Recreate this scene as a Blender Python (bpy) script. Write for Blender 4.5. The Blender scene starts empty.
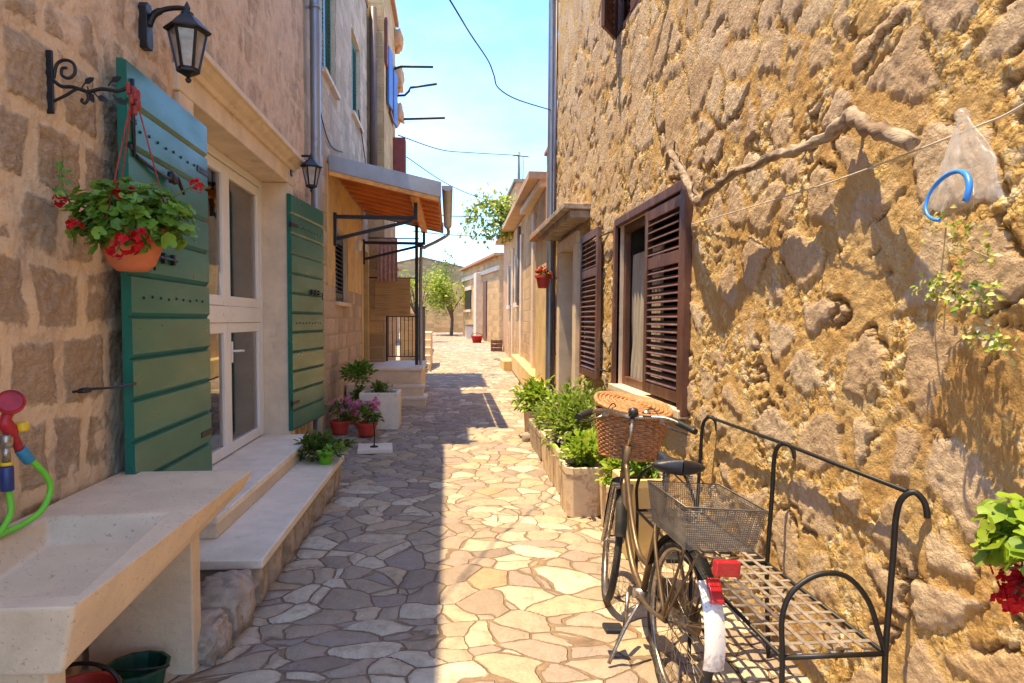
import bpy, math, random
import numpy as np
from mathutils import Vector, Matrix, noise as mnoise
R = math.radians
PI = math.pi
SC = bpy.context.scene
COL = SC.collection
rnd = random.Random(7)

# ------------------------------------------------------------------ helpers
ORG = {}                      # object -> world origin (all parts of a thing share it)

def tag(o, label=None, cat=None, group=None, kind=None):
    if label: o['label'] = label
    if cat: o['category'] = cat
    if group: o['group'] = group
    if kind: o['kind'] = kind
    return o

def thing(name, label, cat, loc=(0, 0, 0), group=None):
    o = bpy.data.objects.new(name, None)
    COL.objects.link(o)
    o.empty_display_size = 0.1
    o.location = loc
    ORG[o.name] = Vector(loc)
    return tag(o, label, cat, group)

class MB:
    def __init__(self):
        self.v = []; self.f = []; self.s = []; self.m = []; self.mi = 0
    def add(self, vs, fs, smooth=False):
        b = len(self.v)
        self.v.extend([tuple(p) for p in vs])
        for f in fs:
            self.f.append(tuple(i + b for i in f)); self.s.append(smooth); self.m.append(self.mi)
    def box(self, x0, x1, y0, y1, z0, z1):
        self.add([(x0,y0,z0),(x1,y0,z0),(x1,y1,z0),(x0,y1,z0),(x0,y0,z1),(x1,y0,z1),(x1,y1,z1),(x0,y1,z1)],
                 [(3,2,1,0),(4,5,6,7),(0,1,5,4),(1,2,6,5),(2,3,7,6),(3,0,4,7)])
        return self
    def obox(self, c, a, b, d):
        c, a, b, d = Vector(c), Vector(a), Vector(b), Vector(d)
        if a.cross(b).dot(d) < 0: a = -a
        vs = [c-a-b-d, c+a-b-d, c+a+b-d, c-a+b-d, c-a-b+d, c+a-b+d, c+a+b+d, c-a+b+d]
        self.add(vs, [(3,2,1,0),(4,5,6,7),(0,1,5,4),(1,2,6,5),(2,3,7,6),(3,0,4,7)])
        return self
    def bar(self, p, q, w, h, up=(0,0,1)):
        p, q = Vector(p), Vector(q); d = (q-p)
        u = Vector(up); s = d.cross(u)
        if s.length < 1e-6: s = d.cross(Vector((1,0,0)))
        s.normalize(); t = s.cross(d).normalized()
        return self.obox((p+q)/2, d/2, s*w/2, t*h/2)
    def tube(self, pts, r, n=8, caps=True, closed=False):
        pts = [Vector(p) for p in pts]; k = len(pts)
        rs = r if isinstance(r, (list, tuple)) else [r]*k
        def tan(i):
            if closed: return (pts[(i+1) % k]-pts[(i-1) % k]).normalized()
            return (pts[min(i+1,k-1)]-pts[max(i-1,0)]).normalized()
        t0 = tan(0); ref = Vector((0,0,1)) if abs(t0.z) < .9 else Vector((1,0,0))
        u = t0.cross(ref).normalized()
        vs = []
        for i in range(k):
            t = tan(i); u = (u - t*u.dot(t))
            if u.length < 1e-6: u = t.orthogonal()
            u.normalize(); w = t.cross(u)
            for j in range(n):
                a = 2*PI*j/n
                vs.append(pts[i] + (u*math.cos(a)+w*math.sin(a))*rs[i])
        fs = []
        for i in range(k if closed else k-1):
            for j in range(n):
                a, b = i*n+j, i*n+(j+1) % n
                c, d = ((i+1) % k)*n+(j+1) % n, ((i+1) % k)*n+j
                fs.append((a,b,c,d))
        self.add(vs, fs, True)
        if caps and not closed:
            b = len(self.v)-len(vs)
            self.f.append(tuple(b+j for j in reversed(range(n)))); self.s.append(False); self.m.append(self.mi)
            self.f.append(tuple(b+(k-1)*n+j for j in range(n))); self.s.append(False); self.m.append(self.mi)
        return self
    def lathe(self, c, prof, n=24, mat=None, smooth=True, phase=0.0):
        c = Vector(c); M = mat or Matrix.Identity(3)
        vs = []
        for r, z in prof:
            for j in range(n):
                a = 2*PI*j/n + phase
                vs.append(c + M @ Vector((r*math.cos(a), r*math.sin(a), z)))
        fs = []
        for i in range(len(prof)-1):
            for j in range(n):
                fs.append((i*n+j, i*n+(j+1) % n, (i+1)*n+(j+1) % n, (i+1)*n+j))
        self.add(vs, fs, smooth)
        return self
    def prism(self, poly, o, u, v, w):
        o, u, v, w = Vector(o), Vector(u), Vector(v), Vector(w)
        n = len(poly)
        area = sum(poly[i][0]*poly[(i+1) % n][1]-poly[(i+1) % n][0]*poly[i][1] for i in range(n))
        if (area > 0) != (u.cross(v).dot(w) > 0): poly = poly[::-1]
        vs = [o+u*a+v*b for a, b in poly] + [o+u*a+v*b+w for a, b in poly]
        fs = [tuple(reversed(range(n))), tuple(range(n, 2*n))]
        fs += [(i, (i+1) % n, n+(i+1) % n, n+i) for i in range(n)]
        self.add(vs, fs)
        return self
    def grid(self, fn, nu, nv, smooth=True):
        vs = [fn(i/nu, j/nv) for i in range(nu+1) for j in range(nv+1)]
        fs = [(i*(nv+1)+j, (i+1)*(nv+1)+j, (i+1)*(nv+1)+j+1, i*(nv+1)+j+1) for i in range(nu) for j in range(nv)]
        self.add(vs, fs, smooth)
        return self
    def rock(self, c, r, seed=0, rough=.22, nu=18, nv=12):
        c = Vector(c); s = Vector((seed*3.7, seed*1.3, seed*2.1))
        vs = []; fs = []
        for i in range(nv+1):
            th = PI*i/nv
            for j in range(nu):
                ph = 2*PI*j/nu
                d = Vector((math.sin(th)*math.cos(ph), math.sin(th)*math.sin(ph), math.cos(th)))
                # superellipsoid: blocky stone
                e = .62
                q = Vector([math.copysign(abs(x)**e, x) for x in d])
                k = 1 + rough*(mnoise.noise(d*1.7+s)+.5*mnoise.noise(d*4+s)+.25*mnoise.noise(d*9+s))
                vs.append(c + Vector((q.x*r[0]*k, q.y*r[1]*k, q.z*r[2]*k)))
        for i in range(nv):
            for j in range(nu):
                fs.append((i*nu+j, (i+1)*nu+j, (i+1)*nu+(j+1) % nu, i*nu+(j+1) % nu))
        self.add(vs, fs, True)
        return self
    # ---- foliage
    def leaf(self, p, d, nrm, L, W, fold=.25, curl=.15):
        p, d, nrm = Vector(p), Vector(d).normalized(), Vector(nrm)
        s = d.cross(nrm)
        if s.length < 1e-4: s = d.orthogonal()
        s.normalize(); n = s.cross(d).normalized()
        vs = [p, p+d*L*.35+s*W*.5+n*W*fold, p+d*L*.75+s*W*.36+n*(W*fold*.8-L*curl*.5), p+d*L-n*L*curl,
              p+d*L*.75-s*W*.36+n*(W*fold*.8-L*curl*.5), p+d*L*.35-s*W*.5+n*W*fold, p+d*L*.4, p+d*L*.75-n*L*curl*.5]
        self.add(vs, [(0,1,6),(1,2,7,6),(2,3,7),(3,4,7),(4,5,6,7),(5,0,6)], True)
    def round_leaf(self, p, nrm, r, rg):
        p, n = Vector(p), Vector(nrm).normalized()
        u = n.orthogonal().normalized(); a0 = rg.uniform(0, 2*PI)
        u = Matrix.Rotation(a0, 3, n) @ u; w = n.cross(u)
        k = 18; vs = [p - n*r*.22]; cup = rg.uniform(-.05, .25); bend = rg.uniform(-.35, .15); sq = rg.uniform(.85, 1.1)
        for ring, fr in ((0, .55), (1, 1.0)):
            for j in range(k):
                a = 2*PI*(j+.5)/k; ca, sa = math.cos(a), math.sin(a)*sq
                notch = 1-(.62 if j in (k-1, 0) and ring else (.3 if j in (k-1, 0) else 0))
                rr = r*fr*notch*(1+(.10*math.cos(6*a+.4) if ring else 0))*rg.uniform(.97, 1.03)
                z = r*(cup*fr*fr + bend*ca*ca*fr*fr*.6 + (.075*math.sin(6*a+1) if ring else -.06) + rg.uniform(-.03, .03))
                vs.append(p + (u*ca+w*sa)*rr + n*z)
        fs = [(0, 1+j, 1+(j+1) % k) for j in range(k)] + [(1+j, 1+k+j, 1+k+(j+1) % k, 1+(j+1) % k) for j in range(k)]
        self.add(vs, fs, True)
    def build(self, name, mats, parent=None, bevel=0, smooth_angle=None, segs=2):
        me = bpy.data.meshes.new(name)
        org = ORG[parent.name] if parent is not None else getattr(self, 'org', Vector((0,0,0)))
        ox, oy, oz = org
        me.from_pydata([(x-ox, y-oy, z-oz) for x, y, z in self.v], [], self.f)
        me.polygons.foreach_set('use_smooth', self.s)
        mats = mats if isinstance(mats, (list, tuple)) else [mats]
        for m in mats: me.materials.append(m)
        if len(mats) > 1: me.polygons.foreach_set('material_index', self.m)
        me.update()
        if smooth_angle:
            me.polygons.foreach_set('use_smooth', [True]*len(me.polygons))
            me.set_sharp_from_angle(angle=R(smooth_angle))
        o = bpy.data.objects.new(name, me)
        COL.objects.link(o)
        if parent is not None: o.parent = parent
        else: o.location = org
        ORG[o.name] = Vector(org)
        if bevel:
            b = o.modifiers.new('bevel', 'BEVEL'); b.width = bevel; b.segments = segs
            b.limit_method = 'ANGLE'; b.angle_limit = R(35)
        return o

def solo(mb, name, mats, label, cat, org=(0,0,0), group=None, **k):
    mb.org = Vector(org)
    return tag(mb.build(name, mats, None, **k), label, cat, group)

def copy_tree(o, parent=None, delta=None):
    c = o.copy(); COL.objects.link(c)
    ORG[c.name] = Vector(ORG.get(o.name, (0,0,0)))
    if parent is not None: c.parent = parent
    if delta is not None: c.location = Vector(o.location)+Vector(delta); ORG[c.name] += Vector(delta)
    for ch in list(o.children): copy_tree(ch, c)
    return c

def smooth_path(pts, n=6):
    P = [Vector(p) for p in pts]; out = []
    for i in range(len(P)-1):
        p0, p1, p2, p3 = P[max(i-1,0)], P[i], P[i+1], P[min(i+2,len(P)-1)]
        for j in range(n):
            t = j/n
            out.append(.5*((2*p1)+(p2-p0)*t+(2*p0-5*p1+4*p2-p3)*t*t+(3*p1-p0-3*p2+p3)*t**3))
    out.append(P[-1]); return out

def ground_z(y): return 0.0 if y < 6 else .018*(min(y, 48)-6)

# ------------------------------------------------------------------ materials
class NT:
    def __init__(self, name):
        self.mat = bpy.data.materials.new(name); self.mat.use_nodes = True
        self.t = self.mat.node_tree; self.t.nodes.clear()
        self.out = self.t.nodes.new('ShaderNodeOutputMaterial')
    def node(self, typ, **props):
        n = self.t.nodes.new(typ)
        for k, v in props.items(): setattr(n, k, v)
        return n
    def set(self, sock, v):
        if isinstance(v, bpy.types.NodeSocket): self.t.links.new(v, sock)
        elif v is not None:
            if sock.type == 'RGBA' and len(v) == 3: v = (*v, 1)
            sock.default_value = v
    def coord(self): return self.node('ShaderNodeTexCoord').outputs['Object']
    def mapping(self, vec, scale=(1,1,1), loc=(0,0,0), rot=(0,0,0)):
        n = self.node('ShaderNodeMapping'); self.set(n.inputs['Vector'], vec)
        n.inputs['Scale'].default_value = scale; n.inputs['Location'].default_value = loc; n.inputs['Rotation'].default_value = rot
        return n.outputs[0]
    def noise(self, vec, scale, detail=4, rough=.55, dist=0, color=False):
        n = self.node('ShaderNodeTexNoise'); self.set(n.inputs['Vector'], vec)
        n.inputs['Scale'].default_value = scale; n.inputs['Detail'].default_value = detail
        n.inputs['Roughness'].default_value = rough; n.inputs['Distortion'].default_value = dist
        return n.outputs['Color' if color else 'Fac']
    def voro(self, vec, scale, feature='F1', rand=1.0, out='Distance'):
        n = self.node('ShaderNodeTexVoronoi', feature=feature); self.set(n.inputs['Vector'], vec)
        n.inputs['Scale'].default_value = scale; n.inputs['Randomness'].default_value = rand
        return n.outputs[out] if out else n
    def math(self, op, a, b=0.0, c=None, clamp=False):
        n = self.node('ShaderNodeMath', operation=op, use_clamp=clamp)
        self.set(n.inputs[0], a); self.set(n.inputs[1], b)
        if c is not None: self.set(n.inputs[2], c)
        return n.outputs[0]
    def vmath(self, op, a, b=(0,0,0), s=None):
        n = self.node('ShaderNodeVectorMath', operation=op)
        self.set(n.inputs[0], a)
        if op != 'SCALE': self.set(n.inputs[1], b)
        if s is not None: self.set(n.inputs['Scale'], s)
        return n.outputs[0]
    def warp(self, vec, scale, amt, detail=2):
        c = self.noise(vec, scale, detail, color=True)
        c = self.vmath('SUBTRACT', c, (.5,.5,.5)); c = self.vmath('SCALE', c, s=amt)
        return self.vmath('ADD', vec, c)
    def step(self, v, a, b, lo=0.0, hi=1.0):
        n = self.node('ShaderNodeMapRange', interpolation_type='SMOOTHSTEP')
        self.set(n.inputs['Value'], v); self.set(n.inputs['From Min'], a); self.set(n.inputs['From Max'], b)
        self.set(n.inputs['To Min'], lo); self.set(n.inputs['To Max'], hi)
        return n.outputs[0]
    def mix(self, f, a, b, blend='MIX'):
        n = self.node('ShaderNodeMix', data_type='RGBA', blend_type=blend)
        self.set(n.inputs[0], f); self.set(n.inputs[6], a); self.set(n.inputs[7], b)
        return n.outputs[2]
    def ramp(self, f, stops, interp='LINEAR'):
        n = self.node('ShaderNodeValToRGB'); n.color_ramp.interpolation = interp
        e = n.color_ramp.elements
        while len(e) < len(stops): e.new(.5)
        for i, (p, c) in enumerate(stops):
            e[i].position = p; e[i].color = (*c, 1) if len(c) == 3 else c
        self.set(n.inputs[0], f); return n.outputs[0]
    def sep(self, v):
        n = self.node('ShaderNodeSeparateXYZ'); self.set(n.inputs[0], v); return n.outputs
    def comb(self, x=0.0, y=0.0, z=0.0):
        n = self.node('ShaderNodeCombineXYZ'); self.set(n.inputs[0], x); self.set(n.inputs[1], y); self.set(n.inputs[2], z); return n.outputs[0]
    def bump(self, h, strength=.5, dist=.01):
        n = self.node('ShaderNodeBump'); self.set(n.inputs['Height'], h)
        n.inputs['Strength'].default_value = strength; n.inputs['Distance'].default_value = dist
        return n.outputs[0]
    def bsdf(self, color, rough=.8, metal=0.0, normal=None, spec=None, **kw):
        n = self.node('ShaderNodeBsdfPrincipled')
        self.set(n.inputs['Base Color'], color); self.set(n.inputs['Roughness'], rough); self.set(n.inputs['Metallic'], metal)
        if spec is not None: self.set(n.inputs['Specular IOR Level'], spec)
        if normal is not None: self.set(n.inputs['Normal'], normal)
        for k, v in kw.items(): self.set(n.inputs[k], v)
        self.t.links.new(n.outputs[0], self.out.inputs['Surface']); return n
    def disp(self, h, scale=1.0):
        n = self.node('ShaderNodeDisplacement'); self.set(n.inputs['Height'], h)
        n.inputs['Midlevel'].default_value = 0; n.inputs['Scale'].default_value = scale
        self.t.links.new(n.outputs[0], self.out.inputs['Displacement'])
        self.mat.displacement_method = 'BOTH'

def mul(c, k): return tuple(min(1, x*k) for x in c)

def gmat(name, col, rough=.7, metal=0.0, var=.18, scale=9, bump=.0, bscale=60, col2=None, amt2=.0, s2=4, spec=None, stretch=(1,1,1), coat=0, speck=0):
    """painted / stone / metal surface with mottling, optional second colour of dirt or wear and a fine bump"""
    t = NT(name); c = t.mapping(t.coord(), stretch)
    f = t.noise(c, scale, 6, .62)
    f = t.step(f, .3, .7)
    base = t.mix(f, mul(col, 1-var), mul(col, 1+var))
    if col2:
        g = t.noise(t.warp(c, s2*2, .12), s2, 8, .7)
        base = t.mix(t.step(g, .62-amt2*.35, .72-amt2*.2), base, col2)
    if speck:
        base = t.mix(t.math('MULTIPLY', t.step(t.noise(c, 62, 3, .6), .63, .69), speck), base, mul(col, .38))
        base = t.mix(t.math('MULTIPLY', t.step(t.noise(t.warp(c, 5, .3), 2.2, 7, .7), .50, .68), speck*.55), base, mul(col, .62))
    nrm = None
    if bump:
        h = t.math('ADD', t.noise(c, bscale, 5, .6), t.math('MULTIPLY', t.noise(c, bscale*.23, 4), 1.5))
        nrm = t.bump(h, bump, .006)
    rr = t.math('MULTIPLY_ADD', t.noise(c, scale*2.3, 4), .3, rough-.15, clamp=True)
    kw = {'Coat Weight': coat} if coat else {}
    t.bsdf(base, rr, metal, nrm, spec, **kw)
    return t.mat

def leafmat(name, cols, trans=.35, rough=.45):
    t = NT(name)
    g = t.node('ShaderNodeNewGeometry').outputs['Random Per Island']
    n = len(cols)
    c = t.ramp(g, [(i/(n-1), x) for i, x in enumerate(cols)])
    f = t.noise(t.coord(), 90, 3)
    c = t.mix(t.step(f, .35, .7), c, t.mix(.35, c, (.30,.34,.06)))
    p = t.bsdf(c, rough, spec=.35)
    tr = t.node('ShaderNodeBsdfTranslucent'); t.set(tr.inputs[0], t.mix(.5, c, (.30,.42,.04)))
    m = t.node('ShaderNodeMixShader'); m.inputs[0].default_value = trans
    t.t.links.new(p.outputs[0], m.inputs[1]); t.t.links.new(tr.outputs[0], m.inputs[2])
    t.t.links.new(m.outputs[0], t.out.inputs['Surface'])
    return t.mat

def flat2(t, swap=True):
    """wall coordinates: (along, up, small depth)"""
    x, y, z = t.sep(t.coord())
    return t.comb(y, z, t.math('MULTIPLY', x, .25)), z

# -- right wall: flat rubble stones flush in coarse ochre lime mortar, knobbly where the render has fallen away
def mat_rubble():
    t = NT('rubble_wall'); v, z = flat2(t)
    w = t.warp(t.warp(v, 1.3, .22), 5, .06, 2)
    big = t.mapping(w, (1, 1.4, 1))
    e = t.voro(big, 2.9, 'DISTANCE_TO_EDGE')
    r, g, b = t.sep(t.voro(big, 2.9, 'F1', out='Color'))
    fine = t.noise(v, 30, 6, .68); med = t.noise(v, 7, 4, .6); mid = t.noise(v, 15, 5, .65)
    low = t.noise(v, 1.9, 3, .55)
    up = t.step(z, 2.0, 3.4)
    thr = t.math('ADD', t.math('MULTIPLY', r, .17), t.math('MULTIPLY', t.math('SUBTRACT', low, t.math('MULTIPLY_ADD', up, .20, .39)), .50))
    thr = t.math('ADD', thr, t.math('MULTIPLY', t.math('SUBTRACT', mid, .5), .30))
    d = t.math('SUBTRACT', e, thr)
    m = t.step(d, -.01, .045)                              # stone mask
    mi = t.math('SUBTRACT', 1.0, m)
    crack = t.math('MULTIPLY', t.math('MULTIPLY', t.step(d, -.05, -.01), t.step(d, .03, .0)), t.step(t.noise(v, 2.6, 3), .50, .60))
    K = t.step(t.noise(t.mapping(v, (1,.8,1), loc=(3,1,0)), 2.6, 5, .62), .45, .60)     # knobbly patches
    wl = t.warp(v, 24, .035, 2)
    l1 = t.math('SUBTRACT', .5, t.voro(wl, 30, 'F1')); l2 = t.math('SUBTRACT', .5, t.voro(wl, 62, 'F1'))
    idl = t.sep(t.voro(wl, 30, 'F1', out='Color'))
    kk = t.math('MULTIPLY', K, t.math('MULTIPLY_ADD', mi, .8, .2))
    # true relief
    h = t.math('MULTIPLY', t.math('SUBTRACT', t.noise(v, 3.0, 3), .5), .024)
    h = t.math('ADD', h, t.math('MULTIPLY', t.math('SUBTRACT', med, .5), .017))
    h = t.math('ADD', h, t.math('MULTIPLY', m, t.math('MULTIPLY_ADD', g, .010, .004)))
    h = t.math('ADD', h, t.math('MULTIPLY', t.math('SUBTRACT', t.noise(v, 24, 5, .72), .5), .024))
    h = t.math('ADD', h, t.math('MULTIPLY', kk, t.math('MULTIPLY_ADD', l1, .013, t.math('MULTIPLY', t.math('SUBTRACT', mid, .42), .034))))
    h = t.math('SUBTRACT', h, t.math('MULTIPLY', crack, .026))
    # fine grain, shaded
    fb = t.math('ADD', t.math('MULTIPLY', fine, .026), t.math('MULTIPLY', kk, t.math('ADD', t.math('MULTIPLY', l1, .013), t.math('MULTIPLY', l2, .014))))
    fb = t.math('ADD', fb, t.math('MULTIPLY', t.noise(v, 95, 3, .7), .006))
    # colours
    sc = t.ramp(b, [(0,(.54,.39,.25)), (.3,(.63,.47,.315)), (.55,(.57,.435,.315)), (.8,(.70,.555,.39)), (1,(.58,.39,.215))])
    sc = t.mix(t.step(fine, .36, .60), t.mix(.42, sc, (.40,.27,.16)), sc)
    mc = t.ramp(t.noise(v, 1.7, 5, .65), [(.3,(.46,.26,.090)), (.46,(.55,.335,.125)), (.6,(.61,.42,.19)), (.72,(.62,.46,.27))])
    mc = t.mix(t.math('MULTIPLY', K, t.step(fine, .40, .62)), mc, (.67,.46,.165))
    mc = t.mix(t.math('MULTIPLY', kk, t.math('MULTIPLY', t.step(idl[0], .66, .76), .8)), mc, (.76,.62,.40))
    mc = t.mix(t.math('MULTIPLY', t.step(t.noise(v, 40, 4, .7), .57, .70), .65), mc, (.30,.17,.065))
    c = t.mix(t.math('MULTIPLY', m, .9), mc, sc)
    c = t.mix(t.math('MULTIPLY', t.step(med, .55, .70), .30), c, (.42,.24,.10))
    stain = t.step(t.noise(t.mapping(v, (2.2,.40,1)), 1.7, 6, .62), .54, .68)
    c = t.mix(t.math('MULTIPLY', stain, .32), c, (.44,.28,.15))
    c = t.mix(t.math('MULTIPLY', crack, .7), c, (.20,.115,.055))
    t.bsdf(c, .92, spec=.15, normal=t.bump(fb, 1.0, 1.0))
    t.disp(h); t.mat.displacement_method = 'DISPLACEMENT'; return t.mat

# -- left near house: big weathered blocks in wide pale mortar, calmer above the door
def mat_blocks():
    t = NT('block_wall'); v, z = flat2(t)
    w = t.warp(t.warp(v, .9, .34, 1), 6, .075, 3)
    def brick(vec, bw, rh, ms, off=.5):
        n = t.node('ShaderNodeTexBrick', offset=off, squash=.72, squash_frequency=3)
        t.set(n.inputs['Vector'], vec); t.set(n.inputs['Color1'], (0,0,0)); t.set(n.inputs['Color2'], (1,1,1)); t.set(n.inputs['Mortar'], (.5,.5,.5))
        for k, x in (('Scale',1),('Mortar Size',ms),('Mortar Smooth',.8),('Bias',0),('Brick Width',bw),('Row Height',rh)): n.inputs[k].default_value = x
        return n.outputs['Color'], n.outputs['Fac']
    bc, bf = brick(w, .36, .30, .058)
    fine = t.noise(v, 30, 8, .68); med = t.noise(v, 7, 5, .6)
    up = t.step(t.math('ADD', z, t.math('MULTIPLY', t.math('SUBTRACT', med, .5), .8)), 2.5, 3.2)
    cover = t.step(t.noise(v, 1.7, 4, .55), t.math('MULTIPLY_ADD', up, -.16, .50), t.math('MULTIPLY_ADD', up, -.12, .62))
    m = t.math('MULTIPLY', t.math('SUBTRACT', 1.0, bf), t.math('SUBTRACT', 1.0, t.math('MULTIPLY', cover, .85)))
    m = t.step(t.math('ADD', m, t.math('MULTIPLY', t.math('ADD', t.math('SUBTRACT', fine, .5), t.math('MULTIPLY', t.math('SUBTRACT', t.noise(v, 12, 5, .65), .5), 1.7)), .85)), .22, .92)
    rough_st = t.math('MULTIPLY', t.math('SUBTRACT', t.noise(v, 20, 8, .72), .5), .045)
    h = t.math('MULTIPLY', m, t.math('ADD', t.math('MULTIPLY_ADD', bc, .012, -.006), rough_st))
    h = t.math('ADD', h, t.math('MULTIPLY', t.math('SUBTRACT', fine, .5), .007))
    h = t.math('ADD', h, t.math('MULTIPLY', t.math('SUBTRACT', med, .5), .026))
    h = t.math('ADD', h, t.math('MULTIPLY', t.math('SUBTRACT', t.noise(v, 16, 7, .7), .5), .018))
    sc = t.ramp(bc, [(0,(.50,.32,.175)), (.35,(.61,.405,.225)), (.6,(.54,.365,.215)), (1,(.69,.50,.31))])
    sc = t.mix(t.step(fine, .38, .68), t.mix(.5, sc, (.27,.17,.10)), sc)
    mc = t.ramp(t.noise(v, 1.6, 6, .6), [(.3,(.66,.44,.24)), (.55,(.77,.54,.32)), (.75,(.71,.53,.35))])
    upc = t.ramp(t.noise(v, 5, 7, .68), [(.32,(.55,.38,.245)), (.5,(.68,.485,.325)), (.68,(.76,.57,.39))])
    mc = t.mix(up, mc, upc)
    c = t.mix(t.math('MULTIPLY', m, t.math('MULTIPLY_ADD', up, -.60, .92)), mc, sc)
    c = t.mix(t.math('MULTIPLY', t.step(t.noise(t.warp(v, 6, .2), 4.2, 8, .72), .50, .64), .55), c, (.36,.245,.16))
    c = t.mix(t.math('MULTIPLY', t.step(t.noise(v, 55, 4, .7), .58, .70), .5), c, (.25,.17,.11))
    c = t.mix(t.math('MULTIPLY', t.step(t.noise(v, 11, 6, .7), .58, .70), .35), c, (.74,.60,.46))
    streak = t.step(t.noise(t.mapping(v, (2.2,.5,1)), 1.4, 6, .6), .58, .74)
    c = t.mix(t.math('MULTIPLY', streak, .35), c, (.25,.185,.14))
    t.bsdf(c, .9, spec=.18, normal=t.bump(t.math('ADD', t.math('MULTIPLY', fine, .010), t.math('MULTIPLY', t.math('MULTIPLY', m, t.noise(t.mapping(v, (.5,1.6,1)), 34, 5, .7)), .022)), 1.0, 1.0))
    t.disp(h); t.mat.displacement_method = 'DISPLACEMENT'; return t.mat

def mat_ashlar(name, base, bw=.42, rh=.24, ms=.012, hgt=.012, var=.25, mortar=(.44,.34,.22), disp=True, warp=.03):
    t = NT(name); x, y, z = t.sep(t.coord())
    v = t.comb(t.math('ADD', y, t.math('MULTIPLY', x, 1.0)), z, 0.0)
    w = t.warp(v, 5, warp, 3)
    n = t.node('ShaderNodeTexBrick', offset=.47, squash=.8, squash_frequency=2)
    t.set(n.inputs['Vector'], w); t.set(n.inputs['Color1'], (0,0,0)); t.set(n.inputs['Color2'], (1,1,1)); t.set(n.inputs['Mortar'], (.5,.5,.5))
    for k, q in (('Scale',1),('Mortar Size',ms),('Mortar Smooth',.3),('Bias',0),('Brick Width',bw),('Row Height',rh)): n.inputs[k].default_value = q
    bc, bf = n.outputs['Color'], n.outputs['Fac']
    fine = t.noise(v, 28, 7, .66)
    c = t.mix(bc, mul(base, 1-var), mul(base, 1+var))
    c = t.mix(t.step(t.noise(v, 6, 6, .65), .4, .72), c, t.mix(.4, c, (.33,.24,.15)))
    c = t.mix(t.step(fine, .42, .66), t.mix(.25, c, (.25,.17,.10)), c)
    c = t.mix(bf, c, mortar)
    h = t.math('ADD', t.math('MULTIPLY', t.math('SUBTRACT', 1.0, bf), hgt), t.math('MULTIPLY', t.math('SUBTRACT', fine, .5), .012))
    if disp: t.bsdf(c, .9, spec=.18, normal=t.bump(t.math('MULTIPLY', fine, .012), 1.0, 1.0)); t.disp(h); t.mat.displacement_method = 'DISPLACEMENT'
    else: t.bsdf(c, .9, spec=.18, normal=t.bump(h, 1.0, 1.0))
    return t.mat

def mat_paving():
    t = NT('crazy_paving'); x, y, z = t.sep(t.coord())
    v = t.comb(x, y, 0.0)
    w = t.warp(t.warp(t.warp(v, .8, .60, 1), 2.4, .24, 1), 9, .026, 2)
    vs = t.mapping(w, (1, 1.12, 1), rot=(0, 0, .3))
    def cells(vec, s):
        e = t.voro(vec, s, 'DISTANCE_TO_EDGE'); c = t.sep(t.voro(vec, s, 'F1', out='Color')); return e, c
    e, (r, g, b) = cells(vs, 4.6)
    fine = t.noise(v, 45, 7, .65); med = t.noise(v, 8, 5, .6)
    jw = t.math('MULTIPLY_ADD', r, .018, .004)
    jw = t.math('ADD', jw, t.math('MULTIPLY', t.math('SUBTRACT', med, .5), .075))
    m = t.step(t.math('ADD', e, t.math('MULTIPLY', t.math('SUBTRACT', fine, .5), .014)), jw, t.math('ADD', jw, .022))
    # chipped pieces in the joints
    tilt = t.math('ADD', t.math('MULTIPLY', t.math('SUBTRACT', t.noise(vs, 2.0, 1), .5), .012), t.math('MULTIPLY', g, .008))
    layer = t.math('MULTIPLY', t.math('SUBTRACT', t.noise(t.warp(v, 5, .25), 5.5, 5, .6), .5), .010)
    ms = t.step(e, .0, .22)
    h = t.math('MULTIPLY', ms, t.math('ADD', t.math('ADD', tilt, layer), .013))
    fb = t.math('ADD', t.math('MULTIPLY', fine, .010), t.math('MULTIPLY', m, .010))
    fb = t.math('ADD', fb, t.math('MULTIPLY', t.noise(t.warp(v, 4, .3), 11, 6, .65), .020))
    sc = t.ramp(b, [(0,(.25,.19,.15)), (.25,(.39,.30,.205)), (.45,(.31,.245,.205)), (.68,(.45,.35,.235)), (.86,(.60,.51,.38)), (1,(.42,.275,.15))])
    sc = t.mix(t.step(t.noise(v, 13, 7, .7), .42, .68), sc, t.mix(.55, sc, (.27,.195,.13)))
    sc = t.mix(t.step(fine, .56, .72), sc, t.mix(.45, sc, (.55,.46,.35)))
    jc = t.ramp(med, [(.35,(.16,.105,.065)), (.6,(.26,.175,.105)), (.75,(.36,.25,.15))])
    c = t.mix(m, jc, sc)
    c = t.mix(t.math('MULTIPLY', t.step(t.noise(v, 1.3, 5, .6), .5, .75), .3), c, (.32,.21,.115))
    t.bsdf(c, t.math('MULTIPLY_ADD', fine, .3, .55), spec=.3, normal=t.bump(fb, 1.0, 1.0))
    t.disp(h); t.mat.displacement_method = 'DISPLACEMENT'; return t.mat

M = {}
M['rubble'] = mat_rubble(); M['blocks'] = mat_blocks()
M['ashlar'] = mat_ashlar('coursed_wall', (.56,.43,.31), .38, .23, .014, .012)
M['ashlar_far'] = mat_ashlar('far_coursed_wall', (.62,.39,.175), .5, .26, .02, .02, disp=False, mortar=(.52,.36,.18))
M['paving'] = mat_paving()
M['earth'] = gmat('dry_earth', (.30,.22,.13), .95, bump=.6, bscale=12)
M['limestone'] = gmat('white_limestone', (.78,.66,.51), .55, var=.08, scale=5, bump=.15, bscale=120, col2=(.58,.48,.38), amt2=.15, s2=9, speck=.4)
M['dressed'] = gmat('dressed_stone', (.70,.55,.385), .75, var=.10, scale=4, bump=.2, bscale=90, col2=(.50,.385,.265), amt2=.15, s2=5, speck=.35)
M['trough'] = gmat('cast_stone', (.74,.545,.345), .6, var=.09, scale=3, bump=.25, bscale=150, col2=(.48,.37,.26), amt2=.08, s2=22, speck=.6)
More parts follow.
